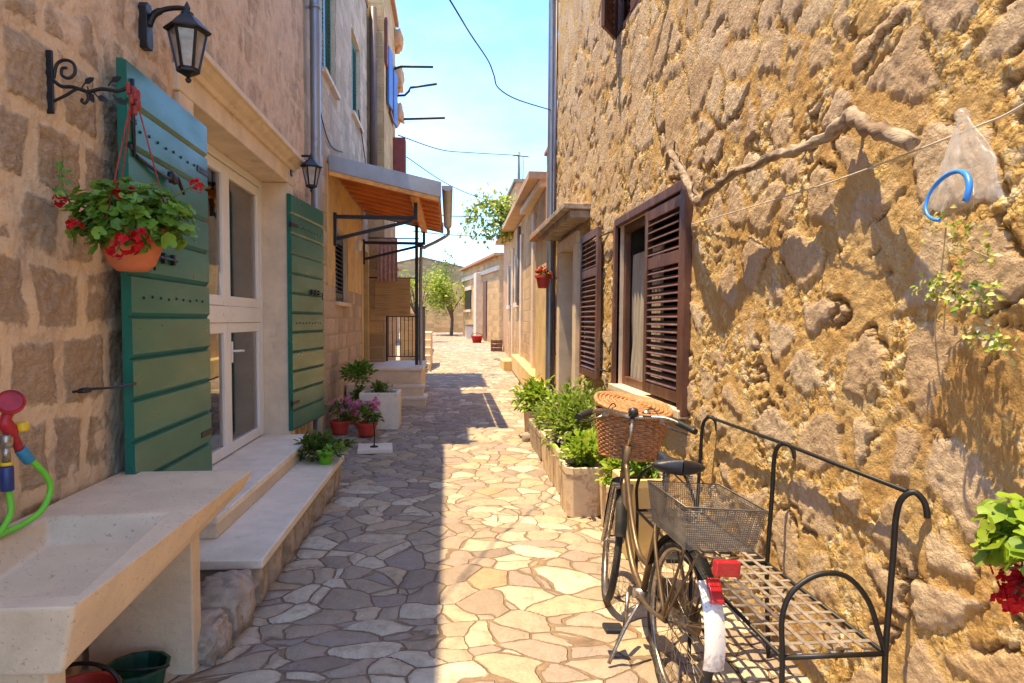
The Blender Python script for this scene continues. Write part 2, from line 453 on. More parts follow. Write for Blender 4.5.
M['boulder'] = gmat('boulder_stone', (.42,.33,.25), .9, var=.25, scale=6, bump=1.0, bscale=35, col2=(.26,.19,.13), amt2=.5, s2=7)
M['green'] = gmat('green_paint', (.005,.125,.082), .32, var=.18, scale=3, bump=.10, bscale=30, col2=(.03,.155,.095), amt2=.2, s2=9, spec=.5, stretch=(1,.3,1))
M['brown_wood'] = gmat('brown_painted_wood', (.125,.050,.028), .5, var=.35, scale=7, bump=.35, bscale=50, col2=(.20,.12,.08), amt2=.25, s2=9, stretch=(1,1,.3))
M['iron'] = gmat('black_iron', (.018,.017,.018), .45, .3, var=.3, scale=20, bump=.15, bscale=150)
M['rod'] = gmat('dark_iron_rod', (.012,.011,.011), .5, .2, var=.3, scale=20)
M['strip'] = gmat('weathered_iron_strip', (.36,.31,.26), .5, .5, var=.25, scale=14, col2=(.22,.12,.07), amt2=.4, s2=16)
M['pvc'] = gmat('white_frame', (.78,.75,.70), .35, var=.03, scale=3)
M['zinc'] = gmat('zinc_pipe', (.30,.315,.34), .42, .75, var=.18, scale=4, stretch=(1,1,.3), col2=(.20,.18,.17), amt2=.15, s2=3)
M['brown_pipe'] = gmat('brown_pipe', (.10,.065,.055), .5, .1, var=.2, scale=4)
M['plaster'] = gmat('yellow_plaster', (.68,.47,.19), .9, var=.12, scale=3, bump=.3, bscale=30, col2=(.50,.36,.20), amt2=.35, s2=2)
M['pinkplaster'] = gmat('pink_plaster', (.56,.38,.23), .9, var=.12, scale=2, bump=.3, bscale=30, col2=(.38,.27,.18), amt2=.35, s2=1)
M['orangeplaster'] = gmat('orange_plaster', (.52,.29,.15), .9, var=.12, scale=2, bump=.3, bscale=30, col2=(.42,.23,.12), amt2=.3, s2=1)
M['orange_wood'] = gmat('varnished_wood', (.80,.36,.08), .5, var=.22, scale=6, bump=.2, bscale=40, stretch=(1,.25,1), spec=.4)
M['red_wood'] = gmat('red_rafter_wood', (.66,.22,.05), .5, var=.22, scale=6, bump=.2, bscale=40, stretch=(.25,1,1))
M['sheet'] = gmat('grey_sheet_metal', (.36,.36,.37), .5, .5, var=.1, scale=3)
M['terracotta'] = gmat('terracotta', (.52,.15,.06), .7, var=.15, scale=10, bump=.15)
M['redpot'] = gmat('red_pot', (.50,.05,.03), .5, var=.12, scale=10)
M['planter'] = gmat('pale_planter', (.66,.50,.33), .85, var=.12, scale=6, bump=.3, bscale=60, col2=(.42,.29,.18), amt2=.35, s2=6)
M['yelplanter'] = gmat('yellow_planter', (.66,.50,.22), .7, var=.10, scale=4, bump=.15, col2=(.50,.36,.18), amt2=.3, s2=4)
M['soil'] = gmat('potting_soil', (.05,.034,.022), .95, bump=.8, bscale=60)
M['red'] = gmat('red_plastic', (.36,.012,.016), .5, var=.3, scale=14)
M['reflector'] = gmat('red_reflector', (.50,.008,.012), .2, var=.15, scale=120, bump=.4, bscale=300, spec=.7, coat=.6)
M['blueplastic'] = gmat('navy_plastic', (.02,.04,.14), .4, var=.1)
M['tealplastic'] = gmat('teal_plastic', (.03,.22,.32), .4, var=.1)
M['yellowplastic'] = gmat('yellow_plastic', (.75,.48,.02), .4, var=.1)
M['hose'] = gmat('green_hose', (.17,.55,.03), .5, var=.08, scale=20, spec=.5)
M['darkgreen'] = gmat('dark_green_plastic', (.006,.055,.028), .4, var=.2, scale=8)
M['tyre'] = gmat('tyre_rubber', (.022,.021,.021), .75, var=.3, scale=20, bump=.4, bscale=120, col2=(.10,.08,.06), amt2=.25, s2=14)
M['chrome'] = gmat('dull_chrome', (.40,.37,.33), .36, .9, var=.25, scale=20, col2=(.20,.12,.07), amt2=.4, s2=26)
M['bikepaint'] = gmat('bronze_bike_paint', (.15,.105,.06), .4, .5, var=.25, scale=8, col2=(.14,.075,.04), amt2=.4, s2=22)
M['blackplastic'] = gmat('black_plastic', (.02,.02,.021), .45, var=.2)
M['mudguard'] = gmat('dull_black_mudguard', (.012,.012,.012), .62, var=.4, scale=12, col2=(.06,.045,.03), amt2=.3, s2=16, spec=.2)
M['saddle'] = gmat('black_saddle_vinyl', (.022,.021,.023), .42, var=.25, scale=12, bump=.2, bscale=90)
M['white'] = gmat('white_enamel', (.74,.70,.65), .35, var=.08, col2=(.45,.36,.27), amt2=.35, s2=10, speck=.5)
M['wicker'] = gmat('wicker', (.42,.19,.07), .6, var=.4, scale=45, bump=.5, bscale=120)
M['wire'] = gmat('grey_wire', (.20,.18,.16), .5, .5, var=.2, scale=20)
M['branch'] = gmat('dry_branch', (.17,.11,.065), .9, var=.5, scale=16, bump=1.0, bscale=70, col2=(.40,.31,.22), amt2=.55, s2=8, stretch=(1,.25,1))
M['cable'] = gmat('black_cable', (.02,.02,.022), .6, var=.1)
M['line'] = gmat('pale_line', (.55,.50,.42), .7, var=.1)
M['bluering'] = gmat('blue_ring', (.03,.22,.70), .35, var=.1)
M['blueshutter'] = gmat('blue_paint', (.035,.11,.36), .5, var=.15)
M['darkred'] = gmat('dark_red_paint', (.20,.035,.025), .6, var=.2)
M['rooftile'] = gmat('roof_tile', (.42,.21,.10), .85, var=.25, scale=6, bump=.4, bscale=20)
M['greyroof'] = gmat('grey_roof', (.20,.18,.17), .8, var=.2, scale=3)
M['greyboard'] = gmat('grey_board', (.22,.21,.20), .7, var=.15, scale=5)
M['towel'] = gmat('pink_towel', (.50,.30,.24), .95, var=.25, scale=14, bump=.5, bscale=90)
M['bamboo'] = gmat('bamboo_blind', (.50,.30,.12), .7, var=.3, scale=10, stretch=(.2,.2,8))
M['trunk'] = gmat('bark', (.16,.11,.07), .9, var=.3, scale=10, bump=.8, bscale=30)
M['stem'] = gmat('green_stem', (.11,.16,.04), .6, var=.2, scale=20)
M['drystem'] = gmat('dry_stem', (.46,.36,.20), .8, var=.3, scale=20)
M['cord'] = gmat('red_cord', (.30,.04,.03), .8, var=.2, scale=60)
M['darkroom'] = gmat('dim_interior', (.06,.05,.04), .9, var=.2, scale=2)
M['lace'] = gmat('linen_curtain', (.40,.34,.27), .9, var=.2, scale=6, bump=.3, bscale=200, stretch=(1,3,.3))
M['drape'] = gmat('grey_drape', (.30,.25,.205), .9, var=.1, scale=3, stretch=(1,3,.3))
M['lf_ger'] = leafmat('geranium_leaf', [(.04,.12,.012),(.08,.21,.02),(.14,.32,.03),(.24,.42,.05)], .3)
M['lf_bush'] = leafmat('shrub_leaf', [(.035,.085,.012),(.075,.15,.02),(.14,.23,.035),(.30,.36,.10)], .3)
M['lf_lime'] = leafmat('lime_leaf', [(.11,.22,.012),(.20,.34,.02),(.32,.46,.03),(.42,.50,.05)], .4)
M['lf_dark'] = leafmat('dark_leaf', [(.014,.045,.010),(.025,.075,.014),(.05,.12,.025)], .25)
M['lf_tree'] = leafmat('tree_leaf', [(.12,.19,.012),(.22,.30,.02),(.36,.40,.035),(.48,.46,.06)], .4)
M['lf_dry'] = leafmat('dry_leaf', [(.45,.42,.08),(.60,.52,.14),(.68,.60,.30),(.74,.68,.48)], .3)
M['petal_red'] = leafmat('red_petal', [(.42,.006,.010),(.60,.012,.016),(.52,.008,.02)], .2)
M['petal_pink'] = leafmat('pink_petal', [(.62,.16,.32),(.72,.26,.42),(.66,.20,.40)], .25)
# red petals must not drift towards green: rebuilt without the leaf tints
def petal(name, cols):
    t = NT(name); g = t.node('ShaderNodeNewGeometry').outputs['Random Per Island']
    c = t.ramp(g, [(i/(len(cols)-1), x) for i, x in enumerate(cols)])
    p = t.bsdf(c, .55, spec=.2); tr = t.node('ShaderNodeBsdfTranslucent'); t.set(tr.inputs[0], c)
    m = t.node('ShaderNodeMixShader'); m.inputs[0].default_value = .3
    t.t.links.new(p.outputs[0], m.inputs[1]); t.t.links.new(tr.outputs[0], m.inputs[2]); t.t.links.new(m.outputs[0], t.out.inputs['Surface'])
    return t.mat
M['petal_red'] = petal('scarlet_petal', [(.42,.006,.010),(.62,.012,.016),(.50,.008,.02)])
M['petal_pink'] = petal('rose_petal', [(.55,.10,.26),(.74,.28,.44),(.66,.18,.38)])
M['petal_white'] = petal('white_petal', [(.75,.72,.66),(.80,.78,.70)])
def glassmat(name, tint=(.8,.82,.82), refl=.12):
    t = NT(name)
    g = t.node('ShaderNodeBsdfGlossy'); g.inputs['Roughness'].default_value = .02; t.set(g.inputs['Color'], (.95,.95,.95))
    tr = t.node('ShaderNodeBsdfTransparent'); t.set(tr.inputs[0], tint)
    fr = t.node('ShaderNodeFresnel'); fr.inputs[0].default_value = 1.5
    wav = t.bump(t.noise(t.coord(), 1.5, 2), .03, .05); t.set(fr.inputs['Normal'], wav); t.set(g.inputs['Normal'], wav)
    f = t.math('ADD', fr.outputs[0], refl, clamp=True)
    m = t.node('ShaderNodeMixShader'); t.set(m.inputs[0], f)
    t.t.links.new(tr.outputs[0], m.inputs[1]); t.t.links.new(g.outputs[0], m.inputs[2]); t.t.links.new(m.outputs[0], t.out.inputs['Surface'])
    return t.mat
M['glass'] = glassmat('window_glass')
def frosted(name, col, op=.5):
    t = NT(name)
    d = t.node('ShaderNodeBsdfDiffuse'); t.set(d.inputs[0], col)
    tl = t.node('ShaderNodeBsdfTranslucent'); t.set(tl.inputs[0], col)
    gl = t.node('ShaderNodeBsdfGlossy'); gl.inputs['Roughness'].default_value = .25
    tr = t.node('ShaderNodeBsdfTransparent')
    def mx(f, a, b):
        m = t.node('ShaderNodeMixShader'); t.set(m.inputs[0], f); t.t.links.new(a, m.inputs[1]); t.t.links.new(b, m.inputs[2]); return m.outputs[0]
    a = mx(.5, d.outputs[0], tl.outputs[0]); a = mx(.12, a, gl.outputs[0])
    op = t.math('MULTIPLY_ADD', t.step(t.noise(t.coord(), 14, 4), .3, .75), .35, op-.15)
    t.t.links.new(mx(op, tr.outputs[0], a), t.out.inputs['Surface'])
    return t.mat
M['plasticbag'] = frosted('clear_plastic_film', (.85,.82,.78), .30)
M['lampglass'] = frosted('frosted_lamp_glass', (.60,.55,.50), .62)

# ------------------------------------------------------------------ camera, sun, sky
F_PX = 683.0
yaw, pitch, roll = R(5.27), R(3.0), R(0.4)
cam = bpy.data.cameras.new('camera'); co = bpy.data.objects.new('camera', cam); COL.objects.link(co)
fwd = Vector((math.sin(yaw)*math.cos(pitch), math.cos(yaw)*math.cos(pitch), -math.sin(pitch)))
rgt = Vector((math.cos(yaw), -math.sin(yaw), 0)); upv = rgt.cross(fwd)
r2 = rgt*math.cos(roll)+upv*math.sin(roll); u2 = -rgt*math.sin(roll)+upv*math.cos(roll)
co.matrix_world = Matrix(((r2.x,u2.x,-fwd.x,0),(r2.y,u2.y,-fwd.y,0),(r2.z,u2.z,-fwd.z,1.6),(0,0,0,1)))
cam.sensor_width = 36; cam.lens = 36*F_PX/1024; cam.shift_y = .01396
cam.clip_start = .05; cam.clip_end = 3000
SC.camera = co

SUN = Vector((.24, .07, -1.0))
sl = bpy.data.lights.new('sun', 'SUN'); so = bpy.data.objects.new('sun', sl); COL.objects.link(so)
so.rotation_euler = SUN.to_track_quat('-Z', 'Y').to_euler(); so.location = (-3, -2, 20)
sl.energy = 2.6; sl.angle = R(.5); sl.color = (1, .79, .47)
w = bpy.data.worlds.new('World'); SC.world = w; w.use_nodes = True
nt = w.node_tree; nt.nodes.clear()
wo = nt.nodes.new('ShaderNodeOutputWorld'); bg = nt.nodes.new('ShaderNodeBackground'); sk = nt.nodes.new('ShaderNodeTexSky')
sk.sky_type = 'NISHITA'; sk.sun_disc = False
sk.sun_elevation = math.atan2(1, math.hypot(SUN.x, SUN.y)); sk.sun_rotation = math.atan2(-SUN.x, -SUN.y)
sk.air_density = 1.0; sk.dust_density = .3; sk.ozone_density = 2.0; sk.altitude = 0
tc = nt.nodes.new('ShaderNodeTexCoord'); mp = nt.nodes.new('ShaderNodeMapping'); mp.inputs['Scale'].default_value = (1, 1, 2.6)
cl = nt.nodes.new('ShaderNodeTexNoise'); cl.inputs['Scale'].default_value = 2.2; cl.inputs['Detail'].default_value = 7; cl.inputs['Roughness'].default_value = .55
mr = nt.nodes.new('ShaderNodeMapRange'); mr.interpolation_type = 'SMOOTHSTEP'
mr.inputs['From Min'].default_value = .42; mr.inputs['From Max'].default_value = .72; mr.inputs['To Max'].default_value = .40
mxn = nt.nodes.new('ShaderNodeMix'); mxn.data_type = 'RGBA'; mxn.inputs[7].default_value = (3.0, 3.1, 3.5, 1)
L = nt.links.new
L(tc.outputs['Generated'], mp.inputs[0]); L(mp.outputs[0], cl.inputs['Vector']); L(cl.outputs['Fac'], mr.inputs['Value'])
tn = nt.nodes.new('ShaderNodeMix'); tn.data_type = 'RGBA'; tn.blend_type = 'MULTIPLY'; tn.inputs[0].default_value = 1; tn.inputs[7].default_value = (.54, .75, .97, 1)
L(sk.outputs[0], tn.inputs[6]); L(mr.outputs[0], mxn.inputs[0]); L(tn.outputs[2], mxn.inputs[6]); L(mxn.outputs[2], bg.inputs[0])
bg.inputs['Strength'].default_value = .15
L(bg.outputs[0], wo.inputs[0])
SC.view_settings.view_transform = 'Standard'; SC.view_settings.look = 'None'
SC.view_settings.gamma = 1; SC.view_settings.use_curve_mapping = False
SC.view_settings.exposure = 2.0
SC.cycles.max_bounces = 8; SC.cycles.diffuse_bounces = 4; SC.cycles.glossy_bounces = 3; SC.cycles.transparent_max_bounces = 24

# ------------------------------------------------------------------ ground
def lines(*segs):
    out = [segs[0][0]]
    for a, b, s in segs:
        n = max(1, round((b-a)/s)); out += [a+(b-a)*(i+1)/n for i in range(n)]
    return out

def sheet(fn, us, vs, hole=None):
    m = MB(); nv = len(vs)
    m.v = [fn(u, v) for u in us for v in vs]
    for i in range(len(us)-1):
        for j in range(nv-1):
            if hole and hole((us[i]+us[i+1])/2, (vs[j]+vs[j+1])/2): continue
            m.f.append((i*nv+j, (i+1)*nv+j, (i+1)*nv+j+1, i*nv+j+1)); m.s.append(True); m.m.append(0)
    return m

g = sheet(lambda x, y: (x, y, ground_z(y)), lines((-3.2,-1.8,.2),(-1.8,1.8,.02),(1.8,3.4,.08)),
          lines((-1.5,1.4,.2),(1.4,6,.017),(6,10,.025),(10,20,.06),(20,48,.25)))
tag(g.build('paved_street', M['paving']), 'irregular flagstone paving of the narrow street', 'street', kind='structure')
te = sheet(lambda x, y: (x, y, ground_z(y)-.035), lines((-600,-40,140),(-40,40,10),(40,600,140)), lines((-200,0,50),(0,6,3),(6,48,6),(48,900,120)))
tag(te.build('ground', M['earth']), 'dry earth around the houses', 'ground', kind='structure')
#PART2
# ------------------------------------------------------------------ walls of the houses
def snap(ls, vals):
    ls = list(ls)
    for v in vals:
        i = min(range(len(ls)), key=lambda k: abs(ls[k]-v)); ls[i] = v
    return ls

def wall(parent, X, ys, zs, holes, out, depth, mat, name='wall'):
    """house body whose street face is a fine grid (for real relief), with openings"""
    ys = snap(ys, [h[k] for h in holes for k in (0, 1)]); zs = snap(zs, [h[k] for h in holes for k in (2, 3)])
    m = sheet(lambda y, z: (X, y, z), ys, zs, lambda y, z: any(h[0] < y < h[1] and h[2] < z < h[3] for h in holes))
    if out < 0: m.f = [tuple(reversed(f)) for f in m.f]
    nu, nv = len(ys), len(zs); b = len(m.v); xb = X-out*depth
    m.v += [(xb,ys[0],zs[0]),(xb,ys[-1],zs[0]),(xb,ys[-1],zs[-1]),(xb,ys[0],zs[-1])]
    top = [i*nv+nv-1 for i in range(nu)]; lo = list(range(nv)); hi = [(nu-1)*nv+j for j in range(nv)]
    fs = [tuple(top+[b+2, b+3]), tuple(list(reversed(lo))+[b, b+3]), tuple(hi+[b+2, b+1]), (b, b+1, b+2, b+3)]
    if out < 0: fs = [tuple(reversed(f)) for f in fs]
    for f in fs: m.f.append(f); m.s.append(False); m.m.append(0)
    return m.build(name, mat, parent)

def board_shutter(parent, hinge, u, nrm, width, z0, z1, boards, hardware):
    """ledged door shutter of horizontal boards; u runs from hinge to free edge, nrm looks to the street"""
    h, u, n = Vector((*hinge, 0)), Vector(u).normalized(), Vector(nrm).normalized()
    T = .046; bh = (z1-z0)/boards
    poly = [(0, z0)]
    for k in range(boards):
        a, b = z0+k*bh, z0+(k+1)*bh
        poly += [(T-.019, a), (T, a+.024), (T, b-.009), (T-.019, b)]
    poly.append((0, z1))
    m = MB(); m.prism(poly, h, n, (0,0,1), u*width)
    leaf = m.build('shutter', M['green'], parent)
    P = lambda s, z, o=0: h + u*s + n*(T+o) + Vector((0,0,z))
    for z in (z0+bh*5.5, z1-bh*1.5):
        for k in range(9):
            st = MB(); st.rock(P(width*(.12+.095*k), z+.004*math.sin(k*2.1)), (.0075,.0075,.0075), k, .15, 8, 6)
            st.build('stud', M['iron'], leaf)
    # slide bolt
    b = MB(); z = z0+bh*hardware; s0 = width*.60
    b.tube([P(s0-.10,z,.014), P(s0+.30,z,.014)], .008, 8)
    b.tube([P(s0+.26,z,.014), P(s0+.262,z,.035), P(s0+.262,z-.075,.035)], .006, 6)
    for s in (-.05,.08,.2): b.obox(P(s0+s,z,.009), u*.012, n*.012, (0,0,.028))
    b.build('slide_bolt', M['iron'], leaf)
    for z in (z0+.28, z1-.3):
        hg = MB(); hg.obox(P(.09,z,.002), u*.10, n*.003, (0,0,.017))
        hg.tube([P(-.01,z-.03,-.01), P(-.01,z+.03,-.01)], .011, 8)
        hg.build('hinge', M['iron'], leaf)
    return leaf

def louvre(parent, o, u, nrm, width, z0, z1, mat, name='shutter', slat=.052, mid=None, th=.034, stile=.062):
    o, u, n = Vector((*o, 0)), Vector(u).normalized(), Vector(nrm).normalized()
    Z = Vector((0,0,1)); m = MB()
    B = lambda s0, s1, a, b, t0=0, t1=th: m.obox(o+u*(s0+s1)/2+n*(t0+t1)/2+Z*(a+b)/2, u*(s1-s0)/2, n*(t1-t0)/2, Z*(b-a)/2)
    B(0, stile, z0, z1); B(width-stile, width, z0, z1)
    rails = [(z0, z0+.08), (z1-.08, z1)]
    if mid: rails.append((mid-.045, mid+.045))
    for a, b in rails: B(stile, width-stile, a, b, .003, th-.003)
    rails.sort()
    for (a0, a1), (b0, b1) in zip(rails, rails[1:]):
        k = max(1, round((b0-a1)/slat)); d = (b0-a1)/k
        for i in range(k):
            c = o+u*width/2+n*th/2+Z*(a1+d*(i+.5))
            ax = (n*math.cos(R(38))-Z*math.sin(R(38)))
            m.obox(c, u*(width/2-stile), ax*(th*.60), ax.cross(u)*.0045)
    return m.build(name, mat, parent, bevel=.0025, segs=1)

def window(parent, X, out, y0, y1, z0, z1, fmat, recess=.12, sill=True, pane=True, fr=.06, room=.6, sillmat='dressed'):
    """frame (the part) with pane, sill and a dim room box behind; out = +1 if the street lies towards +X"""
    xf = X-out*recess; f = MB()
    a, b = sorted((xf, xf+out*.05))
    f.box(a, b, y0, y0+fr, z0, z1); f.box(a, b, y1-fr, y1, z0, z1)
    f.box(a+.002, b-.002, y0+fr, y1-fr, z0, z0+fr); f.box(a+.002, b-.002, y0+fr, y1-fr, z1-fr, z1)
    fo = f.build('window', fmat, parent, bevel=.004)
    if pane:
        p = MB(); p.box(xf+out*.018-.003, xf+out*.018+.003, y0+fr-.004, y1-fr+.004, z0+fr-.004, z1-fr+.004); p.build('pane', M['glass'], fo)
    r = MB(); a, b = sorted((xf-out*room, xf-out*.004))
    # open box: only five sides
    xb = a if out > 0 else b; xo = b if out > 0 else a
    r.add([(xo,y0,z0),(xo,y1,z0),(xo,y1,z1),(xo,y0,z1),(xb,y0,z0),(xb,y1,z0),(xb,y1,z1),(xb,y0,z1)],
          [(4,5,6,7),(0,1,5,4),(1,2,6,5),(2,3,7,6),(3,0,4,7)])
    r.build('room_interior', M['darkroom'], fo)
    rv = MB(); a, b = sorted((xf+out*.001, X+out*.008))
    t = .03
    rv.box(a, b, y0-t, y0, z0-.001, z1+t); rv.box(a, b, y1, y1+t, z0-.001, z1+t); rv.box(a, b, y0, y1, z1, z1+t)
    rv.build('reveal', M['dressed'], fo)
    if sill:
        s = MB(); a, b = sorted((xf, X+out*.07)); s.box(a, b, y0-.06, y1+.06, z0-.06, z0-.002); s.build('sill', M[sillmat], fo, bevel=.006)
    return fo

# ---- left, near house with the glazed door
hA = thing('stone_house', 'shaded stone house with green board shutters and a glazed double door', 'house', (-1.62, 5, 0))
wall(hA, -1.62, lines((-1,1.4,.24),(1.4,4.3,.014),(4.3,7.95,.026)), lines((-.1,3.3,.017),(3.3,5.4,.03),(5.4,6.2,.2)), [(4.46,7.04,.0,3.02)], 1, 5, M['blocks'])
s = MB()
s.box(-1.90, -1.588, 7.0, 7.22, .30, 2.94); s.box(-1.90, -1.588, 4.28, 4.5, .30, 2.94)
s.box(-1.90, -1.586, 4.26, 7.24, 2.942, 3.10)
sur = s.build('door_surround', M['dressed'], hA, bevel=.008)
c = MB(); c.prism([(0,0),(.035,0),(.05,.03),(.085,.05),(.11,.075),(.135,.085),(.135,.125),(0,.15)], (-1.60,4.26,3.085), (1,0,0), (0,0,1), (0,2.98,0))
c.build('cornice', M['dressed'], sur, bevel=.004)
b = MB(); b.box(-1.95, -1.40, 4.5, 7.0, .12, .437); b.build('threshold', M['limestone'], sur, bevel=.006)
# glazed door
XD = -1.87
d = MB()
for y0, y1 in ((4.5,4.56),(6.93,7.0)): d.box(XD-.04, XD+.03, y0, y1, .44, 2.94)
d.box(XD-.038, XD+.028, 4.56, 6.93, 2.87, 2.94)
dr = d.build('glazed_door', M['pvc'], hA, bevel=.005)
def sash(m, y0, y1, z0, z1, w=.085, x=XD, t=.055):
    m.box(x-t/2, x+t/2, y0, y0+w, z0, z1); m.box(x-t/2, x+t/2, y1-w, y1, z0, z1)
    m.box(x-t/2+.002, x+t/2-.002, y0+w, y1-w, z0, z0+w); m.box(x-t/2+.002, x+t/2-.002, y0+w, y1-w, z1-w, z1)
def pane(par, y0, y1, z0, z1, x=XD):
    p = MB(); p.box(x-.004, x+.004, y0, y1, z0, z1); return p.build('pane', M['glass'], par)
for i, (y0, y1) in enumerate(((4.57,5.90),(5.91,6.92))):
    m = MB(); sash(m, y0, y1, .45, 1.56); sash(m, y0, y1, 1.70, 2.86)
    m.box(XD-.034, XD+.034, y0, y1, 1.562, 1.698)
    for yy in (y0+.12, y1-.12): m.tube([(XD+.03,yy,1.63),(XD+.042,yy,1.63)], .014, 10)
    lf = m.build('door_leaf', M['pvc'], dr, bevel=.006)
    p = MB(); p.box(XD-.004, XD+.004, y0+.08, y1-.08, .53, 1.48); p.box(XD-.004, XD+.004, y0+.08, y1-.08, 1.78, 2.78); p.build('pane', M['glass'], dr)
t = MB()   # hopper sash of the near leaf tilted inwards
a = R(7)
for yy in (4.68, 5.80):
    t.obox((XD-.05, yy, 2.28), (.016,0,0), (0,.022,0), (math.sin(-a)*.55,0,math.cos(a)*.55))
for k in (-1, 1): t.obox((XD-.05-k*.55*math.sin(a), 5.24, 2.28+k*.55*math.cos(a)), (.015,0,0), (0,.54,0), (-.03*math.sin(a),0,.03*math.cos(a)))
t.build('tilted_sash', M['pvc'], dr, bevel=.004)
h = MB(); h.tube([(XD+.03,6.0,1.32),(XD+.075,6.0,1.32),(XD+.08,6.06,1.32),(XD+.078,6.17,1.315)], .010, 8); h.box(XD+.028,XD+.036,5.98,6.02,1.22,1.40)
h.build('handle', M['pvc'], dr, bevel=.002)
cu = MB()
for y0, y1 in ((6.02,6.85),):
    cu.grid(lambda a, b: (XD-.11+.018*math.sin(a*34+y0)+.008*math.sin(a*71), y0+(y1-y0)*a, .50+2.30*b), 90, 2)
cu.build('curtain', M['drape'], dr)
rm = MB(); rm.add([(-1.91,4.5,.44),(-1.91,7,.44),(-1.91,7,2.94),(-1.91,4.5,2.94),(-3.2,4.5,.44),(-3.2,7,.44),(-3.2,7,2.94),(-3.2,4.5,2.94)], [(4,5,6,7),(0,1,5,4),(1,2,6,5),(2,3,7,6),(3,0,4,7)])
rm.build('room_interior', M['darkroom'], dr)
board_shutter(hA, (-1.56, 4.50), (0.02,-1,0), (1,0.02,0), 1.12, .60, 2.80, 11, 6.55)
s2 = board_shutter(hA, (-1.60, 6.98), (.105,1,0), (1,-.105,0), 1.10, .47, 2.83, 12, 7.2)
hk = MB(); hk.tube([(-1.60,3.06,1.28),(-1.53,3.10,1.29),(-1.50,3.20,1.285),(-1.49,3.40,1.285)], .006, 6); hk.rock((-1.56,3.08,1.285),(.02,.03,.012),3)
hk.build('shutter_hook', M['iron'], hA)
# strap hinge bar and cranked hook high on the near shutter
hb = MB()
hb.tube([(-1.488,3.43,2.72),(-1.488,3.43,2.36)], .010, 8)
for z in (2.68,2.53,2.40): hb.obox((-1.50,3.43,z), (.014,0,0), (0,.035,0), (0,0,.012))
hb.tube(smooth_path([(-1.488,3.45,2.37),(-1.48,3.62,2.345),(-1.47,3.78,2.33),(-1.46,3.86,2.36),(-1.46,3.93,2.31),(-1.47,3.99,2.29)],5), .010, 8)
hb.rock((-1.47,3.84,2.345),(.02,.04,.03),5)
hb.build('shutter_stay', M['iron'], hA)
ea = MB(); ea.box(-6.6,-1.56,-1.0,7.95,6.22,6.34); ea.build('roof', M['rooftile'], hA)

# ---- left, second house behind the zinc downpipe
hB = thing('stone_house', 'taller stone house behind the grey downpipe with green louvred upper windows', 'house', (-1.63, 11, 0))
wB = wall(hB, -1.63, lines((7.96,14,.03)), lines((-.1,3.8,.026),(3.8,6.8,.05),(6.8,7.7,.3)), [(10.0,11.1,1.85,2.87),(9.1,10.15,4.8,6.3),(11.75,12.85,5.05,6.45),(13.05,13.85,.75,2.9)], 1, 5, M['ashlar'])
wi = window(hB, -1.63, 1, 10.0, 11.1, 1.85, 2.87, M['blackplastic'], .10, sillmat='dressed')
louvre(wi, (-1.70,10.06), (0,1,0), (1,0,0), .98, 1.91, 2.81, M['blackplastic'], 'louvre_screen', .07)
for y0, y1, z0, z1 in ((9.1,10.15,4.8,6.3),(11.75,12.85,5.05,6.45)):
    wi = window(hB, -1.63, 1, y0, y1, z0, z1, M['green'], .16)
    hw = (y1-y0)/2-.01
    for k in (0, 1): louvre(wi, (-1.72,y0+.01+k*hw), (0,1,0), (1,0,0), hw-.004, z0+.01, z1-.01, M['green'], 'shutter', .06)
dd = MB(); dd.box(-1.80,-1.75,13.05,13.85,.75,2.9); dd.build('door', M['brown_wood'], hB, bevel=.004)
dj = MB(); dj.box(-1.80,-1.60,12.87,13.05,.72,3.05); dj.box(-1.80,-1.60,13.85,13.98,.72,3.05); dj.box(-1.80,-1.602,13.05,13.85,2.9,3.05); dj.build('door_surround', M['plaster'], hB, bevel=.006)
pl = MB(); pl.box(-1.64,-1.612,9.35,10.0-.09,2.05,3.66); pl.box(-1.64,-1.612,11.2,12.86,2.05,3.60); pl.box(-1.64,-1.611,10.0-.09,11.2,2.91,3.62); pl.build('render_patch', M['plaster'], hB)
pp = MB(); pp.tube([(-1.515,8.06,.35),(-1.515,8.06,7.7)], .058, 14)
pp.tube(smooth_path([(-1.515,8.06,.37),(-1.515,8.06,.22),(-1.47,8.06,.12),(-1.40,8.06,.09)],4), .057, 14)
pipe = pp.build('downpipe', M['zinc'], hB, smooth_angle=50)
for z in (1.5,3.3,5.1,6.9):
    br = MB(); br.lathe((-1.515,8.06,z), [(.058,-.02),(.066,-.02),(.066,.02),(.058,.02)], 14); br.box(-1.64,-1.57,8.05,8.07,z-.012,z+.012)
    br.build('pipe_clamp', M['zinc'], pipe)
p2 = MB(); p2.tube([(-1.50,13.93,3.75),(-1.50,13.93,7.7)], .07, 12); p2.build('brown_downpipe', M['brown_pipe'], hB)
rf = MB(); rf.box(-6.6,-1.60,7.96,14,7.72,7.85); rf.build('roof', M['rooftile'], hB)
ln = MB(); ln.tube(smooth_path([(-1.59,8.4,4.35),(-1.6,9.4,3.95),(-1.6,10.6,4.1)],6), .008, 5); ln.build('wall_wire', M['cable'], hB); ln = MB(); ln.tube([(-1.57,12.2,5.2),(-1.58,13.2,4.6),(-1.58,13.8,3.9)], .01, 5); ln.build('wall_wire', M['cable'], hB)

